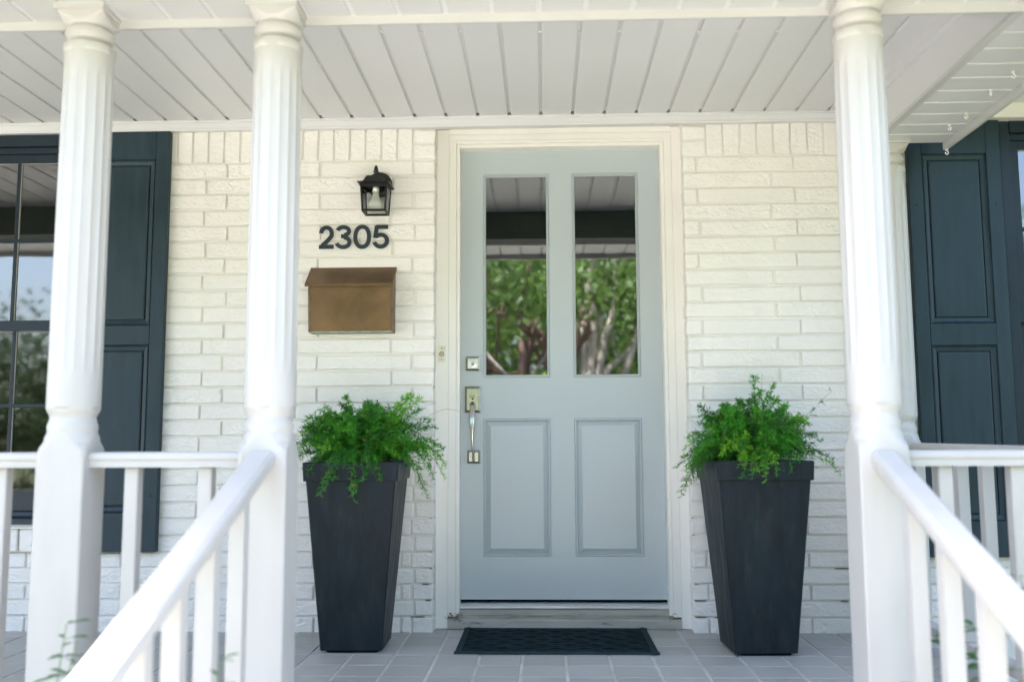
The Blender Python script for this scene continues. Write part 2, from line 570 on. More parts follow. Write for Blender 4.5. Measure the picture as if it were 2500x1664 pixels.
# --- wall with its openings
WX0, WX1, WY1 = -4.6, 4.4, 0.12
LW = (-2.66, -1.715, 0.455, 2.20)      # left window opening
RW = (2.385, 3.33, 0.455, 2.20)        # right window opening
DO = (-0.108, 1.006, 2.225)            # door opening
w = MB()
yb = YB+0.0105
w.box(WX0, LW[0], yb, WY1, -0.36, 2.7)
w.box(LW[0], LW[1], yb, WY1, -0.36, LW[2])
w.box(LW[0], LW[1], yb, WY1, LW[3], 2.7)
w.box(LW[1], DO[0], yb, WY1, -0.36, 2.7)
w.box(DO[0], DO[1], yb, WY1, DO[2], 2.7)
w.box(DO[0], DO[1], -0.05, WY1, -0.36, 0.0)
w.box(DO[1], RW[0], yb, WY1, -0.36, 2.7)
w.box(RW[0], RW[1], yb, WY1, -0.36, RW[2])
w.box(RW[0], RW[1], yb, WY1, RW[3], 2.7)
w.box(RW[1], WX1, yb, WY1, -0.36, 2.7)
wall = w.build('brick_wall', 'painted_mortar', house)
wall['label'] = 'white painted rock-face brick wall'

BC = {}
def brick_mesh(lx, lz, depth=0.095):
    key = (round(lx, 2), round(lz, 3), rng.randrange(4))
    if key not in BC:
        BC[key] = MB().cbox(-lx/2, lx/2, 0, depth, -lz/2, lz/2, 0.0034, 0.0018).mesh('brick', 'painted_brick')
    me = BC[key]
    return me, (lx/key[0] if key[0] else 1)
NB = 0
def brick(x0, x1, z0, z1, y=None, depth=0.095):
    global NB
    lx, lz = x1-x0, z1-z0
    me, sx = brick_mesh(lx, lz, depth)
    yy = (YB if y is None else y) + rng.uniform(-0.0018, 0.0018)
    piece('brick', me, wall, ((x0+x1)/2, yy, (z0+z1)/2 + rng.uniform(-0.0008, 0.0008)),
          rot=(rng.uniform(-.006, .006), rng.uniform(-.0025, .0025), rng.uniform(-.0035, .0035)), scale=(sx, 1, 1))
    NB += 1
JH = 0.0095
def row(x0, x1, z0, z1, joints):
    xs = [x0] + sorted(j for j in joints if x0+0.03 < j < x1-0.02) + [x1]
    for k in range(len(xs)-1):
        a = xs[k] + (JH/2 if k else 0)
        b = xs[k+1] - (JH/2 if k < len(xs)-2 else 0)
        brick(a, b, z0+JH/2, z1-JH/2)
ZS = [2.059, 1.987, 1.915, 1.842, 1.77, 1.697, 1.623, 1.55, 1.477, 1.404, 1.332, 1.259, 1.188, 1.117, 1.045, .972, .901, .831, .759,
      .687, .617, .545, .476, .404, .334, .265, .199, .131, .063, -0.012]
for i in range(len(ZS)-1):
    z1, z0 = ZS[i], ZS[i+1]
    dx = rng.uniform(-.006, .006)
    lj = [(-0.616 if i % 2 == 0 else -0.294)+0.4205*k+dx for k in range(-6, 4)]
    rj = [(1.068 if i % 2 == 0 else 1.391)+0.424*k+dx for k in range(-1, 5)]
    if i >= 19:                                    # the lower courses are pieced from shorter bricks
        lj += [-0.205 + (0.02 if i % 2 else -0.035)]
        lj += [-0.52 + 0.4205*k for k in (-1, 0)] if i % 3 == 0 else []
        rj += [1.105 + (0.0 if i % 2 else 0.03)]
    left = -2.66 if i >= 24 else -1.335
    right = 2.72 if i >= 24 else 2.02
    row(left, -0.104, z0, z1, lj)
    row(1.002, right, z0, z1, rj)
# soldier course under the ceiling trim and the two stubs beside the door
x = -0.201
while x > -1.33:
    brick(max(x-0.0715, -1.335)+JH/2, x-JH/2, ZS[0]+JH/2, 2.235)
    x -= 0.0715
x = 1.107
while x < 2.0:
    brick(x+JH/2, min(x+0.0742, 2.02)-JH/2, ZS[0]+JH/2, 2.235)
    x += 0.0742
for a, b in ((-0.201+JH/2, -0.104), (1.002, 1.107-JH/2)):
    brick(a, b, 2.064, 2.127)
    brick(a, b, 2.137, 2.196)
    brick(a, b, 2.206, 2.235)
# open cracks where the mortar has fallen out of the lower joints
def crack(x0, x1, z, h=0.0013):
    x1 = x0+(x1-x0)*0.7
    MB().box(x0, x1, YB+0.003, YB+0.02, z-h/2, z+h/2).build('mortar_crack', 'dark_hole', wall)
for c_ in ((1.010, 1.075, .1310), (1.012, 1.072, .0635), (1.090, 1.135, .0630), (1.011, 1.030, .2000), (1.60, 1.70, .2650), (1.40, 1.47, .1990), (1.62, 1.66, .1310), (-.150, -.108, .1985), (-.118, -.106, .2650), (-.135, -.106, .1310),
           (-.200, -.112, .0630), (-.118, -.106, .3345), (-.40, -.37, .1300), (1.005, 1.016, .4040), (1.005, 1.014, .4760), (1.41, 1.44, .6165), (-.118, -.106, .4760), (1.72, 1.78, .0625), (-1.10, -1.02, .1310), (-.93, -.86, .1990)):
    crack(*c_)
# rowlock sill under the left window and the right one
for X0, X1 in ((-2.66, -1.70), (2.40, 3.30)):
    x = X0
    while x < X1-0.03:
        brick(x+JH/2, x+0.069-JH/2, 0.340, 0.437, y=-0.192, depth=0.12)
        x += 0.069
# brickwork further along the wall, beyond the frame
fb = MB()
for i in range(len(ZS)-1):
    for X0, X1 in ((-4.55, -2.67), (3.34, 4.35)):
        x = X0 - (0.2 if i % 2 else 0)
        while x < X1:
            a, b = max(x, X0), min(x+0.41, X1)
            if b-a > 0.03:
                fb.cbox(a, b, YB, YB+0.05, ZS[i+1]+JH/2, ZS[i]-JH/2, 0.004)
            x += 0.42
o = fb.build('far_brickwork', 'painted_brick', wall)
o['kind'] = 'stuff'
# --- dark rooms behind the glass
rm = MB()
def room(x0, x1, y0, y1, z0, z1):
    vs = [(x, y, z) for z in (z0, z1) for y in (y0, y1) for x in (x0, x1)]
    rm.add(vs, [(0, 1, 3, 2), (4, 6, 7, 5), (2, 3, 7, 6), (0, 2, 6, 4), (1, 5, 7, 3)])
room(-4.4, 4.3, 0.125, 3.0, -0.02, 2.45)
rm.build('interior_room', 'interior', house, fix=False)
# --- ceiling over the porch
ZC, ZS2 = 2.2475, 2.06
S0, SP = 0.6551, 0.14078
ceil = MB().box(-4.4, 1.775, -1.540, -0.212, ZC+0.007, ZC+0.012).build('porch_ceiling', 'soffit_channel', house)
ceil['label'] = 'white ribbed soffit ceiling of the porch'
def panel_mesh(name, wx, ly, along='y', m='soffit_white'):
    # a shallow tray: flat face with two rolled edges
    h, e = wx/2, 0.0035
    poly = [(-h, 0.007), (-h+0.001, 0.0015), (-h+e, 0), (h-e, 0), (h-0.001, 0.0015), (h, 0.007)]
    mb = MB()
    mb.prism(poly, along, -ly/2, ly/2)
    return mb.mesh(name, m, fix=True)
pm = panel_mesh('soffit_panel', SP-0.0120, 1.36)
k = -35
while S0 + k*SP + SP/2 < 1.76:
    xx = S0 + (k+0.5)*SP
    piece('soffit_panel', pm, ceil, (xx, -0.8675, ZC + rng.uniform(-.0006, .0006)), rot=(0, rng.uniform(-.004, .004), 0))
    k += 1
lap = MB().box(-0.0075, 0.0075, -0.0022, 0.0022, 0, 0.006).mesh('lap_joint', 'soffit_white')
for k in range(-12, 8):
    if k % 4 == 1: continue
    piece('lap_joint', lap, ceil, (S0+k*SP+0.002, -1.03+0.006*k+rng.uniform(-.01, .01), ZC-0.0006), rot=(0, 0, rng.uniform(-.3, .3)))
# --- beam along the posts and the lower soffit outside it
bm_ = MB().box(-4.5, 1.775, -1.71, -1.552, 2.064, 2.27).box(1.777, 1.93, -1.71, -0.2, 2.064, 2.27).build('porch_beam', 'soffit_white', house)
bm_['label'] = 'white wrapped beam above the porch posts'
bf = MB().cbox(-4.5, 1.774, -1.551, -1.543, 2.074, 2.2465, 0.002).build('beam_board', 'dark_beam', house)  # board in a dark even colour laid over the beam's inner face
bf['label'] = 'dark coloured board on the inner side of the front beam'
es = MB().box(-4.5, 2.08, -2.0, -1.616, ZS2+0.007, ZS2+0.0035+0.006).build('eave_soffit', 'eave_channel', house)
es['label'] = 'white soffit under the front eave'
pe = panel_mesh('soffit_panel', 0.1375-0.0125, 0.41, 'y', 'eave_white_dimmed')
k = -31
while -0.18 + (k+0.5)*0.1375 < 2.05:
    piece('soffit_panel', pe, es, (-0.18+(k+0.5)*0.1375, -1.794, ZS2 + rng.uniform(-.0006, .0006)), rot=(0, rng.uniform(-.004, .004), 0))
    k += 1
st = MB().prism([(-1.5893, 2.0345), (-1.5735, 2.0365), (-1.5715, 2.070), (-1.5893, 2.070)], 'x', -4.5, 2.084).build('soffit_trim', 'white_paint', house)
st['label'] = 'thin white trim strip along the inner edge of the eave soffit'
ss = MB().box(1.80, 2.085, -1.568, -0.285, ZS2+0.005, ZS2+0.010).build('side_soffit', 'soffit_white', house)
ss['label'] = 'white slatted soffit under the side eave'
pp = panel_mesh('soffit_panel', 0.122-0.007, 0.285, 'x')
k = 0
while -0.290 - k*0.1225 > -1.5:
    piece('soffit_panel', pp, ss, (1.9425, -0.290-(k+0.5)*0.1225, ZS2))
    k += 1
MB().prism([(1.774, 2.052), (1.802, 2.052), (1.802, 2.066), (1.774, 2.066)], 'y', -1.55, -0.235).build('soffit_trim', 'white_paint', house)
MB().box(1.752, 1.7765, -1.55, -0.19, 2.203, 2.2470).box(1.748, 1.753, -1.55, -0.19, 2.2465, 2.2490).build('ceiling_trim', 'soffit_white', house)
ct = MB().prism([(-0.195, 2.2475), (-0.195, 2.238), (-0.188, 2.235), (-0.186, 2.211), (-0.190, 2.208), (-0.188, 2.2015), (-0.161, 2.2015), (-0.161, 2.2475)],
                'x', -4.4, 1.775).build('ceiling_trim', 'soffit_white', house)
# --- fascias, gutter and roof
MB().cbox(-4.6, 2.105, -2.022, -2.0, 2.03, 2.20, 0.003).build('fascia', 'white_paint', house)
sf = MB().cbox(2.0865, 2.106, -1.998, -0.285, 2.030, 2.22, 0.003).build('fascia', 'white_paint', house)
MB().prism([(-2.024, 2.185), (-2.135, 2.185), (-2.142, 2.150), (-2.10, 2.095), (-2.024, 2.095)], 'x', -4.6, 2.11).build('shade_gutter', 'white_paint', house)  # unseen gutter, carried outward to shade the posts from the high sky
MB().prism([(-2.06, 2.19), (-2.06, 2.215), (4.2, 4.30), (4.2, 4.26)], 'x', -7.0, 2.13).build('roof', 'shingles', house)
MB().prism([(-0.62, 2.30), (-0.62, 2.33), (4.2, 4.10), (4.2, 4.06)], 'x', 2.135, 8.0).build('roof', 'shingles', house)
MB().box(2.11, 8.0, -0.60, -0.2, 2.262, 2.275).box(2.11, 8.0, -0.62, -0.60, 2.22, 2.33).build('eave_soffit', 'soffit_white', house)
MB().cbox(2.11, 4.4, -0.215, -0.152, 2.196, 2.262, 0.002).build('frieze_board', 'trim_paint', house)
MB().box(-7, 8, 4.1, 4.2, -0.36, 4.1).box(-7, -4.6, 0, 0.1, -.36, 2.7).box(4.4, 8, 0, .1, -.36, 2.7).build('rear_wall', 'painted_mortar', house)

# ================================================================== PORCH FLOOR, STEPS
PX0, PX1, PY0 = -4.6, 1.955, -1.80
fl = MB().box(PX0, PX1, PY0, -0.05, -0.36, -0.0035).build('porch_floor', 'grout')
tag(fl, 'grey square tiled porch floor', kind='structure')
TP, TQ = 0.1620, 0.1645
tm = [MB().cbox(-TP/2+0.0055, TP/2-0.0055, -TQ/2+0.0030, TQ/2-0.0030, -0.006, 0.0, 0.0016, 0.0006).mesh('tile', 'tile') for _ in range(4)]
rest = MB()
NT = 0
for r_ in range(0, 11):
    y1 = -0.0945 - r_*TQ
    for c_ in range(-28, 13):
        x0 = -0.0345 + c_*TP
        xc, yc = x0+TP/2, y1-TQ/2
        if xc > PX1-0.02 or yc < PY0:
            continue
        if -2.2 < xc and yc > -1.72:
            piece('tile', tm[rng.randrange(4)], fl, (xc, yc, rng.uniform(-.0006, .0006)), rot=(rng.uniform(-.004, .004), rng.uniform(-.004, .004), rng.choice((0, math.pi))))
            NT += 1
        else:
            rest.cbox(xc-TP/2+.0048, xc+TP/2-.0048, yc-TQ/2+.003, yc+TQ/2-.003, -.006, 0, .0016)
o = rest.build('far_tiles', 'tile', fl)
o['kind'] = 'stuff'
stp = MB().cbox(-0.62, 1.52, -2.14, PY0-0.002, -0.36, -0.18, 0.008).build('steps', 'concrete')
tag(stp, 'low concrete step below the porch floor', kind='structure')

# ================================================================== DOOR FRAME
DW, DZ0, DZ1 = 0.9144, 0.1063, 2.1446
df = thing('door_frame', 'cream painted door casing and jambs around the grey blue door', 'door frame', (0.457, YC, 0))
def casing(name, parts):
    mb = MB()
    for a in parts: mb.cbox(*a)
    return mb.build(name, 'trim_paint', df)
for s_ in (-1, 1):
    def xr(a, b):
        return (a, b) if s_ < 0 else (DW-b, DW-a)
    casing('outer_casing', [(*xr(-0.1035, -0.0478), YC-0.004, -0.02, 0.0, 2.222, 0.0012)])
    casing('inner_casing', [(*xr(-0.0476, -0.0144), YC+0.003, -0.02, 0.048, 2.192, 0.0012)])
    casing('door_stop', [(*xr(-0.0142, 0.0015), -0.064, 0.010, 0.052, 2.172, 0.0015)])
    MB().tube([(xr(-0.106, -0.101)[0]+0.0025, YC-0.003, 0.004), (xr(-0.106, -0.101)[0]+0.0025, YC-0.003, 2.2)], 0.0035, 6).build('caulk_bead', 'trim_paint', df)
casing('head_casing', [(-0.0475, DW+0.0475, YC+0.002, -0.02, 2.1722, 2.1990, 0.0012), (-0.0476, DW+0.0476, YC-0.0035, -0.02, 2.1992, 2.2245, 0.0012)])
casing('head_stop', [(-0.0145, DW+0.0145, YC+0.007, -0.02, 2.1592, 2.1720, 0.0012), (0.0016, DW-0.0016, -0.062, 0.010, 2.1435, 2.1590, 0.0012)])
# sill and threshold, flaking
MB().prism([(-0.088, 0.0), (-0.088, 0.036), (-0.084, 0.040), (-0.02, 0.044), (-0.02, 0.0)], 'x', -0.0475, DW+0.0475).build('sill', 'old_sill', df)
MB().prism([(-0.0835, 0.0405), (-0.079, 0.0425), (-0.046, 0.0505), (-0.02, 0.0505), (-0.02, 0.0445)], 'x', -0.013, DW+0.013).build('sill_tread', 'sill_tread', df)
MB().prism([(-0.046, 0.051), (-0.047, 0.074), (-0.042, 0.077), (0.02, 0.077), (0.02, 0.051)], 'x', 0.0018, DW-0.0018).build('sill_board', 'old_sill', df)
MB().prism([(-0.049, 0.0775), (-0.0495, 0.081), (-0.040, 0.089), (-0.026, 0.095), (-0.012, 0.098), (0.03, 0.098), (0.03, 0.0775)], 'x', 0.0020, DW-0.0020, False).build('threshold', 'aluminium', df)
fk = MB()
for _ in range(46):
    sx = rng.choice((-0.030, -0.008, 0.006, DW+0.006, DW+0.026, -0.04))
    cx, cz = sx+rng.uniform(-.022, .03), rng.uniform(0.034, 0.066)
    cy = -0.090+0.45*(cz-0.034)+rng.uniform(-.003, .003)
    a, b2 = rng.uniform(.002, .007), rng.uniform(.0015, .004)
    an = rng.uniform(0, 3)
    ps = [(cx+a*math.cos(an+t)*rng.uniform(.6, 1.2), cy+rng.uniform(-.003, .001), cz+b2*math.sin(an+t)*rng.uniform(.6, 1.2)) for t in (0, 1.4, 2.8, 4.2, 5.4)]
    fk.add(ps+[(cx, cy+0.004, cz)], [(0, 1, 2, 3, 4)]+[(i, 5, (i+1) % 5) for i in range(5)])
o = fk.build('flaked_wood', 'peeled_wood', df)
o['label'] = 'flaking bare wood at the foot of the jambs'

# ================================================================== FRONT DOOR
dr = thing('front_door', 'grey blue front door with two tall glass panes over two raised panels', 'door', (DW/2, 0, DZ0))
PANES = [(0.1065, 0.4015, 1.0945, 2.030), (0.516, 0.8115, 1.0955, 2.030)]
PANELS = [(0.1055, 0.4095, 0.299, 0.9035), (0.5115, 0.8175, 0.299, 0.905)]
xs = [0.0, 0.1025, 0.4075, 0.5135, 0.8165, DW]
sl = MB()
T = 0.044
# front face with four openings, laid as stiles and rails that butt together
def slab(x0, x1, z0, z1):
    sl.box(x0, x1, 0.0, T, z0, z1)
HX = [(0.1035, 0.4055), (0.513, 0.8155)]
HZ = [(0.297, 0.9065), (1.0915, 2.0335)]
slab(0.0015, HX[0][0], DZ0+0.004, DZ1)
slab(HX[0][1], HX[1][0], DZ0+0.004, DZ1)
slab(HX[1][1], DW-0.0015, DZ0+0.004, DZ1)
for a, b in HX:
    slab(a, b, DZ0+0.004, HZ[0][0])
    slab(a, b, HZ[0][1], HZ[1][0])
    slab(a, b, HZ[1][1], DZ1)
slabo = sl.build('door_slab', 'door_paint', dr)
for a, b in HX:
    z0, z1 = HZ[0]
    p = MB().rings(a, b, z0, z1, [(0, 0.0), (0.0015, 0.0035), (0.004, -0.0022), (0.0085, -0.0022), (0.0100, 0.0060), (0.0115, 0.0120), (0.0130, 0.0130), (0.0325, 0.0010), (0.0332, -0.0018)])
    o = p.build('raised_panel', 'door_paint', dr)
for a, b in HX:
    z0, z1 = HZ[1]
    p = MB().rings(a, b, z0, z1, [(0, 0.0), (0.0012, 0.003), (0.003, -0.004), (0.0065, -0.0045), (0.0075, -0.0015), (0.0095, -0.0035), (0.0115, -0.001), (0.0125, 0.012)], cap=False)
    bd = p.build('glazing_bead', 'door_paint', dr)
    g = MB().box(a+0.011, b-0.011, 0.010, 0.014, z0+0.011, z1-0.011).build('glass_pane', 'door_glass', dr)
# hardware
db = MB().rings(0.024, 0.088, 1.123, 1.187, [(0, 0.0), (0.0, -0.008), (0.0085, -0.0135), (0.0095, -0.0125), (0.010, -0.0125)]).build('deadbolt', 'nickel_dark', dr)
MB().rings(0.0335, 0.0785, 1.1325, 1.1775, [(0, -0.0128), (0.0, -0.0140)]).build('faceplate', 'steel_face', db)
MB().lathe([(0.0185, -0.014), (0.0185, -0.0165), (0.0175, -0.0172), (0.0, -0.0172)], (0.056, 0, 1.155), 'y').build('lock_cylinder', 'steel_face', db)
MB().lathe([(0.0085, -0.0172), (0.0085, -0.0205), (0.0, -0.0205)], (0.056, 0, 1.1515), 'y').lathe([(0.0015, -0.0206), (0.0015, -0.0208), (0, -0.0208)], (0.056, 0, 1.1515), 'y', 8).build('keyway', 'nickel', db)
MB().box(0.0549, 0.0571, -0.0212, -0.0205, 1.1475, 1.1535).build('key_slot', 'dark_hole', db)
hs = MB().rings(0.020, 0.091, 0.934, 1.051, [(0, 0.0), (0.0, -0.008), (0.009, -0.0140), (0.010, -0.0130)]).build('handle_plate', 'nickel_dark', dr)
MB().rings(0.030, 0.081, 0.944, 1.041, [(0, -0.0132), (0.0, -0.0142)]).build('faceplate', 'nickel', hs)
MB().prism([(0.041, 1.0085), (0.071, 1.0085), (0.068, 1.002), (0.062, 0.999), (0.050, 0.999), (0.044, 1.002)], 'y', -0.034, -0.014).build('thumb_latch', 'nickel_dark', hs)
MB().cbox(0.052, 0.060, -0.017, -0.0139, 0.992, 0.999, 0.0005).build('latch_slot', 'dark_hole', hs)
MB().lathe([(0.0135, -0.014), (0.0135, -0.018), (0.0105, -0.0205), (0.0, -0.0205)], (0.0555, 0, 0.969), 'y', 24).build('collar', 'nickel_dark', hs)
lp = MB().rings(0.031, 0.089, 0.707, 0.765, [(0, 0.0), (0.0, -0.007), (0.008, -0.0125), (0.009, -0.0115)]).build('lower_plate', 'nickel_dark', dr)
MB().rings(0.0395, 0.0805, 0.7155, 0.7565, [(0, -0.0120), (0.0, -0.0128)]).build('faceplate', 'nickel', lp)
pts, rad = [], []
for t in np.linspace(0, 1, 26):
    z = 0.969 + (0.724-0.969)*t
    y = -0.018 - 0.044*math.sin(math.pi*min(1, t*1.0))**0.55
    pts.append((0.0555+0.0045*t, y, z - 0.004*math.sin(math.pi*t)))
    rad.append(0.0085 + 0.0062*math.exp(-((t-0.27)/0.22)**2) - 0.0032*t)
MB().tube(pts, rad, 18).build('pull_handle', 'nickel', dr)
MB().lathe([(0.0, 0.009), (0.0065, 0.0065), (0.009, 0.0), (0.0065, -0.0065), (0.0, -0.009)], (0.0600, -0.021, 0.724), 'y', 20).build('handle_foot', 'nickel', dr)

# ================================================================== DOORBELL
bell = thing('doorbell', 'small silver doorbell plate with a tan push button on the left casing', 'doorbell', (-0.0775, YC-0.004, 1.19))
MB().cbox(-0.095, -0.060, YC-0.0072, YC-0.0042, 1.155, 1.230, 0.0008).build('plate', 'bell_plate', bell)
MB().lathe([(0.0115, YC-0.0072), (0.0115, YC-0.0105), (0.0088, YC-0.0110)], (-0.0775, 0, 1.1925), 'y', 24).build('button_ring', 'nickel_dark', bell)
MB().lathe([(0.0086, YC-0.0072), (0.0086, YC-0.0125), (0.0, YC-0.0130)], (-0.0775, 0, 1.1925), 'y', 24).build('push_button', 'brass_button', bell)
for z in (1.168, 1.219):
    MB().lathe([(0.0032, YC-0.0072), (0.0032, YC-0.0080), (0.0, YC-0.0084)], (-0.0775, 0, z), 'y', 12).build('screw', 'nickel_dark', bell)

# ================================================================== HOUSE NUMBER
def stroke(pts, t):
    """flat ribbon of width t along a 2D centre line -> outline polygon pairs"""
    L, Rr = [], []
    for i, p in enumerate(pts):
        d = Vector(pts[min(i+1, len(pts)-1)]) - Vector(pts[max(i-1, 0)])
        d.normalize()
        nrm = Vector((-d.y, d.x))
        L.append(Vector(p)+nrm*t/2)
        Rr.append(Vector(p)-nrm*t/2)
    return L, Rr
def arc(cx, cz, rx, rz, a0, a1, n=22, e=1.0):
    out = []
    for k in range(n+1):
        a = R(a0+(a1-a0)*k/n)
        c, s = math.cos(a), math.sin(a)
        out.append((cx+rx*math.copysign(abs(c)**e, c), cz+rz*math.copysign(abs(s)**e, s)))
    return out
def digit_strokes(ch, w_, h_, t):
    a = t/2
    if ch == '0':
        return [arc(w_/2, h_/2, w_/2-a, h_/2-a, 0, 360, 44, 0.92)]
    if ch == '2':
        rr = 0.285*h_
        top = arc(w_*0.49, h_-a-rr*0.93, w_/2-a, rr*0.93, 176, -32, 24)
        x1, z1 = top[-1]
        tail = [(x1+(a*1.45-x1)*q + 0.03*w_*math.sin(math.pi*q), z1+(t*0.80-z1)*(q**1.0)) for q in (0.12, .3, .5, .7, .85, 1.0)]
        return [top+tail, [(0.0, a), (w_*0.985, a)]]
    if ch == '3':
        up = arc(w_*0.49, h_*0.748, w_*0.46-a, h_*0.252-a, 168, -80, 22)
        lo = arc(w_*0.49, h_*0.286, w_*0.5-a, h_*0.286-a, 84, -170, 24)
        return [up, lo, [(w_*0.36, h_*0.535), (w_*0.55, h_*0.535)]]
    if ch == '5':
        bowl = arc(w_*0.49, h_*0.335, w_*0.5-a, h_*0.335-a, 142, -166, 30)
        return [[(w_*0.22, h_-a), (w_*0.93, h_-a)], [(w_*0.25, h_-a*0.4), (w_*0.165, h_*0.455)], [(w_*0.105, h_*0.46), (w_*0.18, h_*0.545)][:0] or bowl]
    return []
def digit(ch, x0, x1, z0, z1, label):
    y0, y1 = YB-0.0125, YB-0.0075
    o = thing('house_number_digit', label, 'house number', ((x0+x1)/2, YB, z0), 'metal digits of the house number on the brick')
    mb = MB()
    for q, pts in enumerate(digit_strokes(ch, x1-x0, z1-z0, 0.0178)):
        L, Rr = stroke(pts, 0.0178)
        yo = y0 - 0.0002*q
        n = len(L)
        vs = [(x0+p.x, yo, z0+p.y) for p in L] + [(x0+p.x, yo, z0+p.y) for p in Rr] + [(x0+p.x, y1, z0+p.y) for p in L] + [(x0+p.x, y1, z0+p.y) for p in Rr]
        fs = []
        for i in range(n-1):
            fs += [(i, i+1, n+i+1, n+i), (2*n+i, 3*n+i, 3*n+i+1, 2*n+i+1), (i, 2*n+i, 2*n+i+1, i+1), (n+i, n+i+1, 3*n+i+1, 3*n+i)]
        fs += [(0, n, 3*n, 2*n), (n-1, 3*n-1, 4*n-1, 2*n-1)]
        mb.add(vs, fs)
    mb.build('figure', 'digit_black', o, fix=False)
    mb = MB()
    xm = (x0+x1)/2
    for z in (z0+0.009, z1-0.009):
        sc_ = MB().lathe([(0.0030, y0-0.0004), (0.0030, y0-0.0016), (0.0, y0-0.0022)], (xm, 0, z), 'y', 10)
        sc_.lathe([(0.0022, y1+0.0005), (0.0022, YB+0.002)], (xm, 0, z), 'y', 6)
        sc_.build('screw', 'digit_black', o)
digit('2', -0.617, -0.551, 1.657, 1.762, 'dark metal digit 2, first of the house number 2305')
digit('3', -0.546, -0.471, 1.655, 1.763, 'dark metal digit 3, second of the house number 2305')
digit('0', -0.464, -0.385, 1.655, 1.764, 'dark metal digit 0, third of the house number 2305')
digit('5', -0.378, -0.304, 1.655, 1.762, 'dark metal digit 5, last of the house number 2305')

# ================================================================== MAILBOX
mbx = thing('mailbox', 'brown copper wall mailbox with sloping lid below the house number', 'mailbox', (-0.455, YB, 1.273))
BX0, BX1, BZ0 = -0.640, -0.2745, 1.2775
FYT, FYB = YB-0.094, YB-0.074        # the box is a little deeper at the top
def fyz(z): return FYB+(FYT-FYB)*(z-BZ0)/0.2
MB().prism([(YB-0.001, BZ0), (FYB, BZ0), (FYT, 1.4775), (YB-0.001, 1.566)], 'x', BX0, BX1).build('body', 'copper', mbx)
for xa in (BX0-0.0012, BX1-0.0078):
    MB().prism([(fyz(BZ0)-.0016, BZ0+.001), (fyz(1.472)-.0016, 1.472), (fyz(1.472)+.010, 1.472), (fyz(BZ0)+.010, BZ0+.001)], 'x', xa, xa+0.009).build('corner_strip', 'copper_edge', mbx)
MB().cbox(BX0+0.001, BX1-0.001, FYB-0.001, FYB+0.0035, BZ0-0.0015, BZ0+0.0035, 0.0008).cbox(BX0+0.001, BX1-0.001, FYB+0.004, YB-0.002, BZ0-0.0016, BZ0-0.0004, 0.0004).build('bottom_edge', 'verdigris', mbx)
LF = YB-0.110
ld = MB().prism([(YB-0.002, 1.570), (YB-0.002, 1.5735), (LF+0.003, 1.4865), (LF, 1.4840), (LF, 1.4725), (LF+0.0025, 1.4725), (LF+0.0025, 1.4815)], 'x', -0.6475, -0.2740).build('lid', 'copper', mbx)
for xx in (-0.6478, -0.2698):
    MB().prism([(YB-0.002, 1.5745), (LF+0.003, 1.4877), (LF-0.001, 1.485), (LF-0.001, 1.4720), (LF+0.007, 1.4720), (YB-0.002, 1.561)], 'x', xx-0.004, xx).build('lid_edge', 'copper_edge', ld)

# ================================================================== WALL LANTERN
ln = thing('wall_lantern', 'black metal coach lantern with clear glass and white bulb above the house number', 'wall lantern', (-0.353, YB, 1.80))
LX = -0.3545
MB().lathe([(0.0, YB-0.020), (0.047, YB-0.020), (0.054, YB-0.016), (0.0575, YB-0.006), (0.0575, YB+0.001)], (LX+0.004, 0, 1.946), 'y', 40).build('backplate', 'lantern_black', ln)
MB().tube([(LX, YB-0.02, 1.940), (LX, YB-0.05, 1.948), (LX, -0.235, 1.945)], 0.008, 10).build('arm', 'lantern_black', ln)
YM, HD = -0.2320, 0.050          # cage centre and half depth
def sq(h, z, hd=None): return [(LX-h, YM-(hd or h), z), (LX+h, YM-(hd or h), z), (LX+h, YM+(hd or h), z), (LX-h, YM+(hd or h), z)]
def frus(levels):
    mb = MB()
    vs = [p for h, z in levels for p in sq(h, z)]
    fs = [tuple(range(4))[::-1], tuple(range((len(levels)-1)*4, len(levels)*4))]
    for k in range(len(levels)-1):
        fs += [(k*4+i, k*4+(i+1) % 4, k*4+4+(i+1) % 4, k*4+4+i) for i in range(4)]
    return mb.add(vs, fs)
rf = frus([(0.0655, 1.9215), (0.0700, 1.9230), (0.0700, 1.9265), (0.0505, 1.9300), (0.0490, 1.9360), (0.0455, 1.9385), (0.0420, 1.9480), (0.0340, 1.9610), (0.0230, 1.9640), (0.0, 1.9655)]).build('roof', 'lantern_black', ln)
MB().lathe([(0.0125, 1.9635), (0.0095, 1.970), (0.0085, 1.979), (0.0115, 1.985), (0.0128, 1.9885), (0.009, 1.991), (0.0095, 1.998), (0.0072, 2.008), (0.0035, 2.0145), (0.0, 2.0155)], (LX, YM, 0), 'z', 20).build('finial', 'lantern_black', rf)
HB, HT, ZB_, ZT_ = 0.0492, 0.0560, 1.8030, 1.9210
def strut(a, b, t=0.0042):
    mb = MB()
    a, b = Vector(a), Vector(b)
    return a, b, t
cg = MB()
def bar(mb, a, b, t):
    mb.tube([a, b], t*1.2, 4)
for sx in (-1, 1):
    for sy in (-1, 1):
        p = MB()
        bar(p, (LX+sx*HB, YM+sy*HB*.92, ZB_), (LX+sx*HT, YM+sy*HT*.92, ZT_), 0.0046)
        p.build('corner_post', 'lantern_black', ln)
p = MB()
p.cbox(LX-HB-.004, LX+HB+.004, YM-HB*.92-.0045, YM-HB*.92+.0045, ZB_-.004, ZB_+.005, .001).cbox(LX-HB-.004, LX+HB+.004, YM+HB*.92-.0045, YM+HB*.92+.0045, ZB_-.004, ZB_+.005, .001)
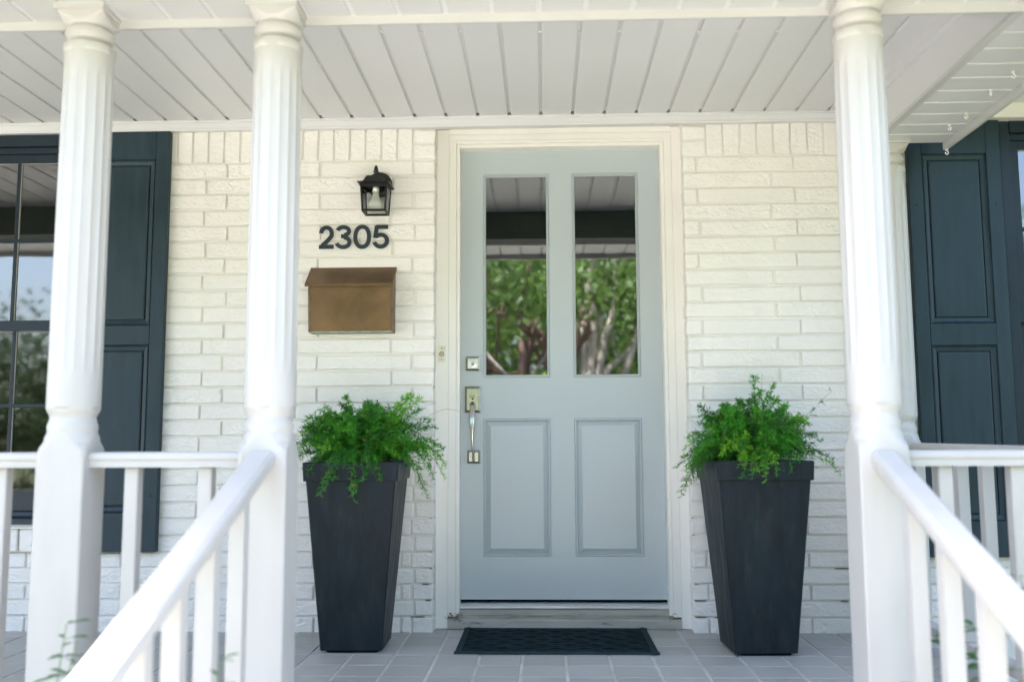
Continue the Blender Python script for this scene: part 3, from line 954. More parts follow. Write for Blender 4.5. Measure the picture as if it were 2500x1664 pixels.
p.cbox(LX-HB-.0045, LX-HB+.0045, YM-HB*.92+.0046, YM+HB*.92-.0046, ZB_-.0035, ZB_+.0045, .001).cbox(LX+HB-.0045, LX+HB+.0045, YM-HB*.92+.0046, YM+HB*.92-.0046, ZB_-.0035, ZB_+.0045, .001)
p.build('bottom_frame', 'lantern_black', ln)
p = MB()
p.cbox(LX-HT-.004, LX+HT+.004, YM-HT*.92-.0045, YM-HT*.92+.0045, ZT_-.014, ZT_+.0004, .001).cbox(LX-HT-.004, LX+HT+.004, YM+HT*.92-.0045, YM+HT*.92+.0045, ZT_-.014, ZT_+.0004, .001)
p.cbox(LX-HT-.0045, LX-HT+.0045, YM-HT*.92+.0046, YM+HT*.92-.0046, ZT_-.013, ZT_, .001).cbox(LX+HT-.0045, LX+HT+.0045, YM-HT*.92+.0046, YM+HT*.92-.0046, ZT_-.013, ZT_, .001)
p.build('top_frame', 'lantern_black', ln)
for sgn in (-1, 1):
    yb_, yt_ = YM+sgn*HB*.92, YM+sgn*HT*.92
    MB().add([(LX-HB, yb_, ZB_), (LX+HB, yb_, ZB_), (LX+HT, yt_, ZT_-.006), (LX-HT, yt_, ZT_-.006),
              (LX-HB, yb_+.0015, ZB_), (LX+HB, yb_+.0015, ZB_), (LX+HT, yt_+.0015, ZT_-.006), (LX-HT, yt_+.0015, ZT_-.006)],
             [(0, 1, 2, 3), (7, 6, 5, 4), (0, 4, 5, 1), (3, 2, 6, 7)]).build('glass_pane', 'lantern_glass', ln)
    xb_, xt_ = LX+sgn*HB, LX+sgn*HT
    MB().add([(xb_, YM-HB*.92, ZB_), (xb_, YM+HB*.92, ZB_), (xt_, YM+HT*.92, ZT_-.006), (xt_, YM-HT*.92, ZT_-.006),
              (xb_+.0015, YM-HB*.92, ZB_), (xb_+.0015, YM+HB*.92, ZB_), (xt_+.0015, YM+HT*.92, ZT_-.006), (xt_+.0015, YM-HT*.92, ZT_-.006)],
             [(0, 1, 2, 3), (7, 6, 5, 4), (0, 4, 5, 1), (3, 2, 6, 7)]).build('glass_pane', 'lantern_glass', ln)
bl = MB().lathe([(0.0125, 1.893), (0.0135, 1.884), (0.0160, 1.875), (0.0205, 1.862), (0.0265, 1.851), (0.0290, 1.840), (0.0275, 1.829), (0.0205, 1.819), (0.010, 1.8145), (0.0, 1.8135)], (LX, YM, 0), 'z', 28).build('bulb', 'bulb', ln)
MB().lathe([(0.0145, 1.921), (0.0150, 1.895), (0.0125, 1.893)], (LX, YM, 0), 'z', 24).build('socket', 'steel_face', ln)

# ================================================================== SHUTTERS
def shutter(x0, x1, z0, z1, rails, label):
    """rails: z ranges of top, middle and bottom rails"""
    cx = (x0+x1)/2
    o = thing('shutter', label, 'shutter', (cx, YB, z0), 'dark panelled shutters beside the windows')
    y0, y1 = YB-0.034, YB-0.003
    SW = 0.0615
    MB().cbox(x0, x0+SW, y0, y1, z0, z1, 0.0022).build('stile', 'shutter_paint', o)
    MB().cbox(x1-SW, x1, y0, y1, z0, z1, 0.0022).build('stile', 'shutter_paint', o)
    for a, b in rails:
        MB().cbox(x0+SW+0.0006, x1-SW-0.0006, y0+0.0007, y1, a, b, 0.0008).build('rail', 'shutter_paint', o)
    for k in range(len(rails)-1):
        a, b = rails[k+1][1], rails[k][0]
        MB().rings(x0+SW+.0004, x1-SW-.0004, a+.0003, b-.0003, [(0, y0+0.001), (0.002, y0+0.006), (0.0055, y0+0.0035), (0.010, y0+0.008), (0.0245, y0+0.0125), (0.0265, y0+0.0185), (0.0285, y0+0.0185), (0.0305, y0+0.0105), (0.036, y0+0.009)]).build('raised_panel', 'shutter_paint', o)
    for xx in (x0+SW*0.5, x1-SW*0.5):
        for zz in (z0+0.24, z0+(z1-z0)*0.80):
            MB().lathe([(0.0052, y0+.0005), (0.0048, y0-0.0012), (0.0, y0-0.0016)], (xx, 0, zz), 'y', 12).build('screw', 'lantern_black', o)
    return o
shutter(-1.699, -1.296, 0.338, 2.199, [(2.071, 2.199), (1.234, 1.318), (0.338, 0.503)], 'dark slate blue shutter between the left window and the house number wall')
shutter(1.972, 2.372, 0.316, 2.190, [(2.044, 2.190), (1.205, 1.297), (0.316, 0.464)], 'dark green grey shutter at the right end behind the side railing')

# ================================================================== WINDOWS
def window(x0, x1, z0, z1, muntx, label):
    o = thing('sash_window', label, 'window', ((x0+x1)/2, YB, z0), 'dark framed sash windows on the porch wall')
    y = YB-0.004
    mb = MB()
    FW = 0.046
    fr = [(x0, x0+FW, y, 0.03, z0, z1), (x1-FW, x1, y, 0.03, z0, z1)]
    for a in fr: MB().cbox(*a, 0.002).build('frame', 'window_paint', o)
    MB().cbox(x0+FW+.0005, x1-FW-.0005, y-.006, 0.03, z1-0.052, z1, 0.002).build('frame', 'window_paint', o)
    MB().cbox(x0+FW+.0005, x1-FW-.0005, y+.012, 0.03, z1-0.082, z1-0.0525, 0.003).build('frame', 'window_paint', o)
    MB().prism([(y-.012, z0), (y-.012, z0+.022), (y+.012, z0+.034), (y+.016, z0+.050), (0.03, z0+.050), (0.03, z0)], 'x', x0+FW+.0005, x1-FW-.0005).build('sill', 'window_paint', o)
    ix0, ix1 = x0+FW+.001, x1-FW-.001
    zm = 1.328
    SWD = 0.042
    for nm, a, b, yy, hm in (('upper_sash', zm-0.022, z1-0.083, YB+0.018, 1.716), ('lower_sash', z0+0.0505, zm+0.024, YB+0.046, 0.972)):
        top = 0.040 if nm == 'upper_sash' else 0.046
        bot = 0.046 if nm == 'upper_sash' else 0.090
        s = MB()
        s.cbox(ix0, ix0+SWD, yy, yy+.026, a, b, .0015).cbox(ix1-SWD, ix1, yy, yy+.026, a, b, .0015)
        s.cbox(ix0+SWD+.0003, ix1-SWD-.0003, yy+.0005, yy+.026, b-top, b, .0015)
        s.cbox(ix0+SWD+.0003, ix1-SWD-.0003, yy+.0005, yy+.026, a, a+bot, .0015)
        so = s.build(nm, 'window_paint', o)
        gx0, gx1, gz0, gz1 = ix0+SWD, ix1-SWD, a+bot, b-top
        MB().box(gx0-.002, gx1+.002, yy+.012, yy+.015, gz0-.002, gz1+.002).build('glass_pane', 'window_glass', so)
        for mx in muntx:
            MB().cbox(mx-.0085, mx+.0085, yy+.003, yy+.011, gz0, gz1, .002).build('muntin', 'window_paint', so)
            MB().cbox(mx+.0088, mx+.0112, yy+.0055, yy+.0115, gz0, gz1, .0005).build('glazing_line', 'putty', so)
        MB().cbox(gx0, gx1, yy+.0036, yy+.0108, hm-.0085, hm+.0085, .002).build('muntin', 'window_paint', so)
        MB().cbox(gx0, gx1, yy+.006, yy+.0113, gz1-.0025, gz1, .0005).build('glazing_line', 'putty', so)
    return o
window(LW[0], LW[1], 0.455, 2.199, [-2.012, -2.29], 'dark framed window with small panes at the left edge behind the outer post')
window(RW[0], RW[1], 0.455, 2.195, [2.71, 3.02], 'dark framed window cut off at the right edge beyond the green grey shutter')
sl_ = MB().prism([(-0.206, 0.4385), (-0.206, 0.444), (-0.168, 0.4545), (-0.10, 0.4545), (-0.10, 0.4385)], 'x', -2.67, -1.712).prism([(-0.206, 0.4385), (-0.206, 0.444), (-0.168, 0.4545), (-0.10, 0.4545), (-0.10, 0.4385)], 'x', 2.384, 3.335).build('window_ledge', 'painted_mortar', house)

# ================================================================== POSTS
PW = 0.067
PROF = [(0.742, 0.0920), (0.755, 0.0918), (0.768, 0.0910), (0.780, 0.0885), (0.790, 0.0845), (0.799, 0.0780), (0.806, 0.0728), (0.812, 0.0722), (0.818, 0.0712), (0.826, 0.0680), (0.832, 0.0652), (0.838, 0.0658), (0.846, 0.0668), (0.853, 0.0662), (0.862, 0.0628), (0.872, 0.0604), (0.880, 0.0620), (0.888, 0.0665), (0.896, 0.0702), (0.902, 0.0712)]
SHAFT = [(0.902, 0.0712), (0.95, 0.0712), (0.985, 0.0711), (1.0, 0.0710), (1.008, 0.0710), (1.02, 0.0710), (1.2, 0.0706), (1.4, 0.0701), (1.6, 0.0695), (1.8, 0.0687), (1.852, 0.0684), (1.864, 0.0684), (1.874, 0.0683), (1.90, 0.0682), (1.932, 0.0681)]
CAPP0 = [(1.932, 0.0681), (1.937, 0.0705), (1.943, 0.0718), (1.951, 0.0718), (1.958, 0.0702), (1.963, 0.0650), (1.968, 0.0590), (1.975, 0.0575), (1.979, 0.0605), (1.984, 0.0662), (1.991, 0.0682), (1.999, 0.0680), (2.005, 0.0658), (2.010, 0.0615), (2.014, 0.0602), (2.019, 0.0625), (2.026, 0.0700), (2.034, 0.0770), (2.043, 0.0860), (2.050, 0.0930), (2.0535, 0.0960), (2.0585, 0.0960)]
CAPP = [(z if z < 2.014 else 2.014+(z-2.014)*0.80, q) for z, q in CAPP0]
NSEG = 96
def turned(prof, half, flute=None):
    mb = MB()
    vs = []
    for z, rr in prof:
        for k in range(NSEG):
            t = 2*math.pi*k/NSEG
            c, s = abs(math.cos(t)), abs(math.sin(t))
            q = half/max(c, s)
            rad = min(q, rr)
            if flute:
                env = max(0.0, min(1.0, (z-flute[0])/0.012, (flute[1]-z)/0.012))
                ph = (k*16/NSEG) % 1.0
                rad -= env*0.0038*max(0.0, math.sin(math.pi*ph))**0.7 if ph else 0
            vs.append((rad*math.cos(t), rad*math.sin(t), z))
    n = len(prof)
    fs = [(i*NSEG+k, i*NSEG+(k+1) % NSEG, (i+1)*NSEG+(k+1) % NSEG, (i+1)*NSEG+k) for i in range(n-1) for k in range(NSEG)]
    mb.add(vs, fs, True)
    return mb
def autosmooth(me, ang=38):
    me.set_sharp_from_angle(angle=R(ang))
cq = 0.0036
bb = MB().prism([(-PW+cq, -PW), (PW-cq, -PW), (PW, -PW+cq), (PW, PW-cq), (PW-cq, PW), (-PW+cq, PW), (-PW, PW-cq), (-PW, -PW+cq)], 'z', 0, 0.7425)
me_block = bb.mesh('base_block', 'rail_paint', fix=True)
me_plinth = MB().cbox(-PW-0.004, PW+0.004, -PW-0.004, PW+0.004, 0, 0.055, 0.003).mesh('plinth', 'rail_paint', fix=True)
me_turn = turned(PROF, PW).mesh('turned_base', 'rail_paint'); autosmooth(me_turn, 24)
me_shaft = turned(SHAFT, PW*1.2, (1.002, 1.872)).mesh('shaft', 'rail_paint'); autosmooth(me_shaft, 50)
me_cap = turned(CAPP, PW+0.001).mesh('capital', 'rail_paint'); autosmooth(me_cap, 24)
me_abacus = MB().cbox(-PW-.010, PW+.006, -PW-.012, PW+.006, 2.0495, 2.0635, 0.001).mesh('abacus', 'rail_paint', fix=True)
def post(x, y, label):
    o = thing('porch_post', label, 'post', (x, y, 0), 'turned white porch posts')
    for nm, me in (('base_block', me_block), ('turned_base', me_turn), ('shaft', me_shaft), ('capital', me_cap), ('abacus', me_abacus)):
        p = bpy.data.objects.new(nm, me)
        COL.objects.link(p)
        p.parent = o
    return o
PYC = -1.625
post(-0.953, PYC, 'fluted white porch post at the far left in front of the window')
post(-0.392, PYC, 'fluted white porch post left of the door where the left stair rail ends')
post(1.285, PYC, 'fluted white porch post right of the door where the right stair rail ends')
post(1.858, -0.262, 'fluted white porch post set against the brick beside the green grey shutter')

# ================================================================== RAILINGS
def top_rail(mb, p0, p1, wdt=0.076, th=0.042):
    """moulded rail between two points (top centre line), running along x or y"""
    p0, p1 = Vector(p0), Vector(p1)
    d = (p1-p0)
    side = Vector((-d.y, d.x, 0)).normalized()
    up = Vector((0, 0, 1))
    h = wdt/2
    prof = [(-h+.009, 0), (h-.009, 0), (h-.002, -.005), (h, -.012), (h, -.020), (h-.004, -.0235), (h-.004, -th), (-h+.004, -th), (-h+.004, -.0235), (-h, -.020), (-h, -.012), (-h+.002, -.005)]
    n = len(prof)
    vs = [p0+side*a+up*b for a, b in prof] + [p1+side*a+up*b for a, b in prof]
    fs = [tuple(range(n)), tuple(range(n, 2*n))[::-1]] + [(i, i+n, (i+1) % n+n, (i+1) % n) for i in range(n)]
    mb.add(vs, fs)
    return mb
def railing(p0, p1, bal, label, axis='x', base=0.0):
    c = (Vector(p0)+Vector(p1))/2
    o = thing('porch_railing', label, 'railing', (c.x, c.y, base), 'white porch railings')
    top_rail(MB(), p0, p1).build('top_rail', 'rail_paint', o)
    lo0, lo1 = Vector(p0), Vector(p1)
    b = MB()
    if axis == 'x':
        b.cbox(min(p0[0], p1[0]), max(p0[0], p1[0]), p0[1]-.026, p0[1]+.026, 0.062, 0.100, .003)
    else:
        b.cbox(p0[0]-.026, p0[0]+.026, min(p0[1], p1[1]), max(p0[1], p1[1]), 0.062, 0.100, .003)
    b.build('bottom_rail', 'rail_paint', o)
    zt = min(p0[2], p1[2])-0.0425
    me = MB().cbox(-.0195, .0195, -.0195, .0195, 0, zt-0.1005, .003).mesh('baluster', 'rail_paint', fix=True)
    for q in bal:
        pos = (q, p0[1], 0.1003) if axis == 'x' else (p0[0], q, 0.1003)
        piece('baluster', me, o, pos)
    return o
ZR = 0.7775
railing((-0.885, -1.625, ZR), (-0.460, -1.625, ZR), [-0.772, -0.565], 'short white railing between the two left porch posts')
railing((-2.60, -1.625, ZR), (-1.021, -1.625, ZR), [-1.145-.197*k for k in range(7)], 'white railing running off the left edge from the outer post')
railing((1.353, -1.625, 0.774), (1.792, -1.625, 0.774), [1.462, 1.655], 'short white railing right of the right porch post')
railing((1.862, -1.557, 0.780), (1.862, -0.330, 0.792), [-0.43, -0.62, -0.81, -1.0, -1.19, -1.38], 'white side railing running back to the wall at the right end', 'y')
cp = post(1.858, PYC, 'white corner porch post just outside the right edge')

def stair_railing(xc, ztop, slope, bals, label):
    y0, y1 = -1.6925, -2.95
    o = thing('stair_railing', label, 'railing', (xc, (y0+y1)/2, GZ), 'sloping white stair railings')
    z1 = ztop + slope*(y1-y0)
    W2 = 0.0375
    mb = MB()
    prof = [(-W2+.014, 0), (W2-.014, 0), (W2-.003, -.008), (W2, -.016), (W2, -.030), (W2-.004, -.045), (-W2+.004, -.045), (-W2, -.030), (-W2, -.016), (-W2+.003, -.008)]
    n = len(prof)
    vs = [(xc+a, y0, ztop+b) for a, b in prof] + [(xc+a, y1, z1+b) for a, b in prof]
    mb.add(vs, [tuple(range(n)), tuple(range(n, 2*n))[::-1]] + [(i, i+n, (i+1) % n+n, (i+1) % n) for i in range(n)])
    mb.build('handrail', 'rail_paint', o)
    lo = 0.66
    mb = MB()
    vs = []
    for yy in (y0, y1+0.02):
        zz = ztop+slope*(yy-y0)-lo
        vs += [(xc-.022, yy, zz), (xc+.022, yy, zz), (xc+.022, yy, zz-.04), (xc-.022, yy, zz-.04)]
    mb.add(vs, [(0, 1, 2, 3), (7, 6, 5, 4)]+[(i, i+4, (i+1) % 4+4, (i+1) % 4) for i in range(4)])
    mb.build('bottom_rail', 'rail_paint', o)
    for yb_ in bals:
        zt = ztop+slope*(yb_-y0)
        mb = MB()
        vs = []
        for (dx, dy) in ((-.0195, -.0195), (.0195, -.0195), (.0195, .0195), (-.0195, .0195)):
            vs.append((xc+dx, yb_+dy, zt+slope*dy-lo))
        for (dx, dy) in ((-.0195, -.0195), (.0195, -.0195), (.0195, .0195), (-.0195, .0195)):
            vs.append((xc+dx, yb_+dy, zt+slope*dy-.0455))
        mb.add(vs, [(3, 2, 1, 0), (4, 5, 6, 7)]+[(i, (i+1) % 4, (i+1) % 4+4, i+4) for i in range(4)])
        mb.build('baluster', 'rail_paint', o)
    MB().cbox(xc-.05, xc+.05, y1-.10, y1, GZ, z1+.03, .004).build('newel_post', 'rail_paint', o)
stair_railing(-0.391, 0.781, 0.385, [-1.872, -2.078, -2.27, -2.442, -2.63, -2.81], 'sloping white stair handrail left of the steps with a sunlit lower end')
stair_railing(1.2855, 0.775, 0.42, [-1.865, -2.055, -2.245, -2.435, -2.625, -2.81], 'sloping white stair handrail right of the steps')

# ================================================================== CUP HOOKS under the side eave
def hook(x, y, z, rot, label):
    o = thing('cup_hook', label, 'hook', (x, y, z), 'white screw hooks under the side eave')
    pts = [Vector((0, 0, 0)), Vector((0, 0, -0.007))]
    for k in range(11):
        a = R(100-k*29)
        pts.append(Vector((0.0075*math.cos(a)+0.0012, 0, -0.0150+0.0075*math.sin(a))))
    M3 = Matrix.Rotation(rot, 3, 'Z')
    MB().tube([M3 @ p + Vector((x, y, z)) for p in pts], 0.0023, 6).build('hook_wire', 'trim_paint', o)
    MB().lathe([(0.0, -0.004), (0.0065, -0.004), (0.0075, 0.0), (0.0, 0.0005)], (x, y, z), 'z', 12).build('base_cap', 'trim_paint', o)
hook(2.000, -1.072, 2.0595, 0.2, 'white screw hook under the side eave, nearest the right edge')
hook(2.001, -0.905, 2.0595, 1.4, 'white screw hook under the side eave, second from the right edge')
hook(2.020, -0.663, 2.0595, 0.4, 'white screw hook under the side eave, third from the right edge')
hook(2.012, -0.530, 2.0595, 0.5, 'white screw hook under the side eave, fourth from the right edge')
hook(2.096, -0.300, 2.0298, 0.3, 'white screw hook at the lower end of the side eave edge')

# ================================================================== DOORMAT
MXc = (0.418, -0.3315)
dm = thing('doormat', 'black rubber doormat with a wavy lattice pattern in front of the door', 'doormat', (MXc[0], MXc[1], 0))
mx0, mx1, my0, my1 = 0.027, 0.8085, -0.5805, -0.0905
MB().cbox(mx0+.02, mx1-.02, my0+.02, my1-.02, 0.0012, 0.0062, .001).build('field', 'rubber_mat', dm)
BW = 0.026
MB().prism([(my0, .001), (my0+.002, .005), (my0+.012, .0088), (my0+BW, .0088), (my0+BW+.002, .0058), (my0+BW+.002, .001)], 'x', mx0, mx1).build('border', 'rubber_line', dm)
MB().prism([(my1, .001), (my1-.002, .005), (my1-.012, .0086), (my1-BW, .0086), (my1-BW-.002, .0058), (my1-BW-.002, .001)], 'x', mx0, mx1).build('border', 'rubber_line', dm)
for a, sg in ((mx0, 1), (mx1, -1)):
    MB().prism([(a, .001), (a+sg*.002, .0052), (a+sg*.012, .0090), (a+sg*BW, .0090), (a+sg*(BW+.002), .0058), (a+sg*(BW+.002), .001)], 'y', my0+.0005, my1-.0005).build('border', 'rubber_line', dm)
lat = MB()
ribs = MB()
fx0, fx1, fy0, fy1 = mx0+BW+.003, mx1-BW-.003, my0+BW+.003, my1-BW-.003
NR, NC = 8, 7
cw = (fx1-fx0)/NC
chh = (fy1-fy0)/NR
for rI in range(NR+1):
    yc = fy0+rI*chh
    for sgn in ((1, -1) if 0 < rI < NR else ((1,) if rI == 0 else (-1,))):
        pts = []
        for q in range(NC*12+1):
            xq = fx0+(fx1-fx0)*q/(NC*12)
            ph = math.cos(2*math.pi*(xq-fx0)/cw + (math.pi if rI % 2 else 0))
            off = chh*0.5*max(0.0, 0.5+0.5*ph)**0.8
            pts.append((xq, max(fy0, min(fy1, yc+sgn*off))))
        L, Rr = stroke(pts, 0.0056)
        vs = [(p.x, p.y, .0063) for p in L]+[(p[0], p[1], .0088) for p in pts]+[(p.x, p.y, .0063) for p in Rr]
        n = len(pts)
        fs = []
        for i in range(n-1):
            fs += [(i, n+i, n+i+1, i+1), (n+i, 2*n+i, 2*n+i+1, n+i+1)]
        lat.add(vs, fs)
for rI in range(NR+1):
    for cI in range(NC+1):
        cx_ = fx0+(cI+(0.5 if rI % 2 else 0.0))*cw
        cy_ = fy0+rI*chh
        for q in range(-7, 8):
            hx = q*0.0056
            hy = chh*0.40*math.cos(hx/(cw*0.47)*math.pi/2)**0.9 if abs(hx) < cw*0.45 else 0
            xa = cx_+hx
            ya, yb2 = max(fy0, cy_-hy), min(fy1, cy_+hy)
            if hy > .004 and fx0 < xa < fx1 and yb2-ya > .004:
                ribs.box(xa-.0011, xa+.0011, ya, yb2, .0062, .0080)
o = lat.build('lattice', 'rubber_line', dm); o['kind'] = 'stuff'
o = ribs.build('ribs', 'rubber_rib', dm); o['kind'] = 'stuff'

# ================================================================== PLANTERS
def planter(cx, cy, rot, label):
    o = thing('planter', label, 'planter', (cx, cy, 0), 'tall black tapered planters beside the door')
    o.rotation_euler = (0, 0, rot)
    def ring(levels, nm, m, capb=True, capt=False):
        vs, fs = [], []
        for h, z, c in levels:
            pts = []
            for sx, sy in ((-1, -1), (1, -1), (1, 1), (-1, 1)):
                for j in ((0, 1) if sx*sy > 0 else (1, 0)):
                    pts.append((sx*(h-(c if j else 0)), sy*(h-(0 if j else c)), z))
            vs += pts
        n = 8
        for k in range(len(levels)-1):
            fs += [(k*n+i, k*n+(i+1) % n, k*n+n+(i+1) % n, k*n+n+i) for i in range(n)]
        if capb: fs.append(tuple(range(n))[::-1])
        if capt: fs.append(tuple(range((len(levels)-1)*n, len(levels)*n)))
        mb = MB().add(vs, fs)
        me = mb.mesh(nm, m, fix=True)
        p = bpy.data.objects.new(nm, me)
        COL.objects.link(p)
        p.parent = o
        return p
    ring([(0.1175, 0.010, .004), (0.1190, 0.014, .005), (0.1735, 0.655, .006), (0.170, 0.66, .006)], 'body', 'planter')
    ring([(0.172, 0.6535, .006), (0.1815, 0.654, .006), (0.1825, 0.657, .006), (0.1855, 0.7235, .006), (0.1835, 0.7265, .006), (0.166, 0.7265, .006), (0.163, 0.715, .006), (0.158, 0.655, .006)], 'rim', 'planter', False)
    ring([(0.1000, 0.0005, .006), (0.1000, 0.0105, .006)], 'foot', 'rubber_mat', True, True)
    ring([(0.160, 0.685, .006), (0.160, 0.705, .006)], 'soil', 'soil', True, True)
    return o
PL = (-0.3705, -0.4475)
PR = (1.197, -0.477)
planter(*PL, R(0.6), 'tall black tapered planter left of the door under the mailbox')
planter(*PR, R(3.2), 'tall black tapered planter right of the door')

# ================================================================== ASPARAGUS FERNS
def fern(cx, cy, seed, heroes, lime_dir, label, n_st=185):
    rg = np.random.default_rng(seed)
    z0 = 0.708
    o = thing('asparagus_fern', label, 'fern', (cx, cy, z0), 'feathery green ferns growing in the planters')
    stems = []
    for k in range(n_st):
        az = rg.uniform(0, 2*math.pi)
        lean = rg.beta(1.5, 1.25)
        b = np.array([cx, cy, z0-0.004]) + np.array([math.cos(az), math.sin(az), 0])*rg.uniform(0.0, 0.12)
        reach = 0.06 + lean*rg.uniform(0.10, 0.175)
        h = (1-lean**2.1)*rg.uniform(0.10, 0.235) + 0.035
        end = b + np.array([math.cos(az)*reach, math.sin(az)*reach, h - 0.075*lean])
        ctl = b*0.55 + end*0.45
        ctl[2] = z0 + max(h, 0.07)*1.12 + 0.02
        stems.append((b, ctl, end, 1.0, int(rg.choice([0, 1, 1, 2], p=[.34, .3, .26, .1]))))
    for hx, hy, hz, cz, dens, mi in heroes:
        b = np.array([cx+(hx-cx)*0.25, cy+(hy-cy)*0.25, z0])
        end = np.array([hx, hy, hz])
        ctl = b*0.35+end*0.65
        ctl[2] = cz
        stems.append((b, ctl, end, dens, mi))
    V, MI = [], []
    tw = MB()
    for b, c, e, dens, mi in stems:
        N = 22
        ts = np.linspace(0, 1, N+1)[:, None]
        P = (1-ts)**2*b + 2*ts*(1-ts)*c + ts**2*e
        P[1:-1] += rg.normal(0, 0.0025, (N-1, 3))
        tw.tube([tuple(p) for p in P[::3]]+[tuple(P[-1])], 0.0011 if dens > 0.5 else 0.0006, 3, False)
        if dens <= 0: continue
        L = np.linalg.norm(np.diff(P, axis=0), axis=1).sum()
        nb = int(L/0.0062*dens)
        for q in range(nb):
            t = 0.12 + 0.88*(q+rg.uniform())/nb
            i = min(int(t*N), N-1)
            p = P[i] + (P[i+1]-P[i])*(t*N-i)
            tan = P[i+1]-P[i]
            tan = tan/np.linalg.norm(tan)
            side = rg.normal(0, 1, 3)
            side -= tan*side.dot(tan)
            side /= np.linalg.norm(side)
            d = tan*rg.uniform(.3, .9)+side
            d[2] += 0.1
            d /= np.linalg.norm(d)
            bl_ = rg.uniform(.014, .046)*(1.15-0.75*t)
            nn = max(2, int(bl_/0.0044))
            mm = 3 if rg.uniform() < .008 else mi if rg.uniform() < .8 else (int(rg.integers(0, 3)) if rg.uniform() < .5 else mi)
            for s in range(nn):
                q0 = p + d*bl_*(s+0.6)/nn
                q0[2] -= 0.18*bl_*((s/nn)**2)
                for a in range(3):
                    dd = d*rg.uniform(.35, 1.1) + rg.normal(0, .62, 3)
                    dd /= np.linalg.norm(dd)
                    ln_ = rg.uniform(.0090, .0155)
                    w_ = np.cross(dd, rg.normal(0, 1, 3))
                    w_ *= 0.00115/max(1e-6, np.linalg.norm(w_))
                    V += [q0-w_, q0+w_, q0+dd*ln_]
                    MI.append(mm)
    V = np.array(V)-np.array(base_of(o))
    me = fast_mesh('foliage', V, 3, ['fern_dark', 'fern_mid', 'fern_lime', 'fern_dry'], MI)
    p = bpy.data.objects.new('foliage', me)
    COL.objects.link(p)
    p.parent = o
    p['kind'] = 'stuff'
    tw.build('stems', 'stem_green', o, fix=False)['kind'] = 'stuff'
    return len(MI)
def H(x, y, z, c, d=1.15, m=1): return (x, y, z, c, d, m)
heroL = [H(-.150, -.46, .985, .99, 1.2, 2), H(-.165, -.43, 1.000, .98, 1.2, 2), H(-.12, -.45, .975, .97, 1.2, 2), H(-.20, -.46, .955, .94, 1.3, 2), H(-.16, -.5, .94, .93, 1.3, 2), H(-.115, -.46, .93, .93, 1.2, 1),
         H(-.30, -.44, .960, .94, 1.2, 0), H(-.36, -.42, .925, .9, 1.1, 0), H(-.26, -.4, .945, .92, 1.1, 0), H(-.42, -.45, .920, .91, 1.1, 1), H(-.49, -.46, .915, .9, 1.1, 0), H(-.53, -.47, .905, .9, 1.1, 0),
         H(-.588, -.48, .868, .89, 1.1, 1), H(-.575, -.50, .852, .87, 1, 0), H(-.585, -.5, .792, .86, 1.1, 0), H(-.555, -.52, .80, .85, 1.1, 1), H(-.565, -.50, .715, .82, 1.1, 0), H(-.57, -.5, .685, .80, 1, 0),
         H(-.475, -.66, .598, .80, 1.05, 1), H(-.455, -.655, .625, .82, 1, 1), H(-.43, -.65, .655, .82, 1, 1), H(-.345, -.665, .580, .80, 1.05, 1), H(-.36, -.66, .62, .82, 1.1, 1), H(-.31, -.66, .655, .82, 1.1, 0), H(-.245, -.655, .650, .80, 1, 1),
         H(-.085, -.5, .578, .86, 1.0, 1), H(-.10, -.52, .615, .86, 1.1, 1), H(-.06, -.50, .655, .87, 1.1, 1), H(-.02, -.5, .665, .88, 1.0, 2), H(-.012, -.48, .705, .87, 1.1, 2), H(-.03, -.5, .735, .87, 1.1, 1), H(-.045, -.46, .79, .87, 1.1, 1), H(-.03, -.42, .77, .86, 1.1, 1),
         H(-.07, -.5, .70, .88, 1.2, 1), H(-.09, -.48, .75, .88, 1.2, 1), H(-.065, -.44, .865, .89, 1, 0), H(-.085, -.45, .885, .9, 1, 0),
         H(.028, -.40, .925, .99, 0, 0)]
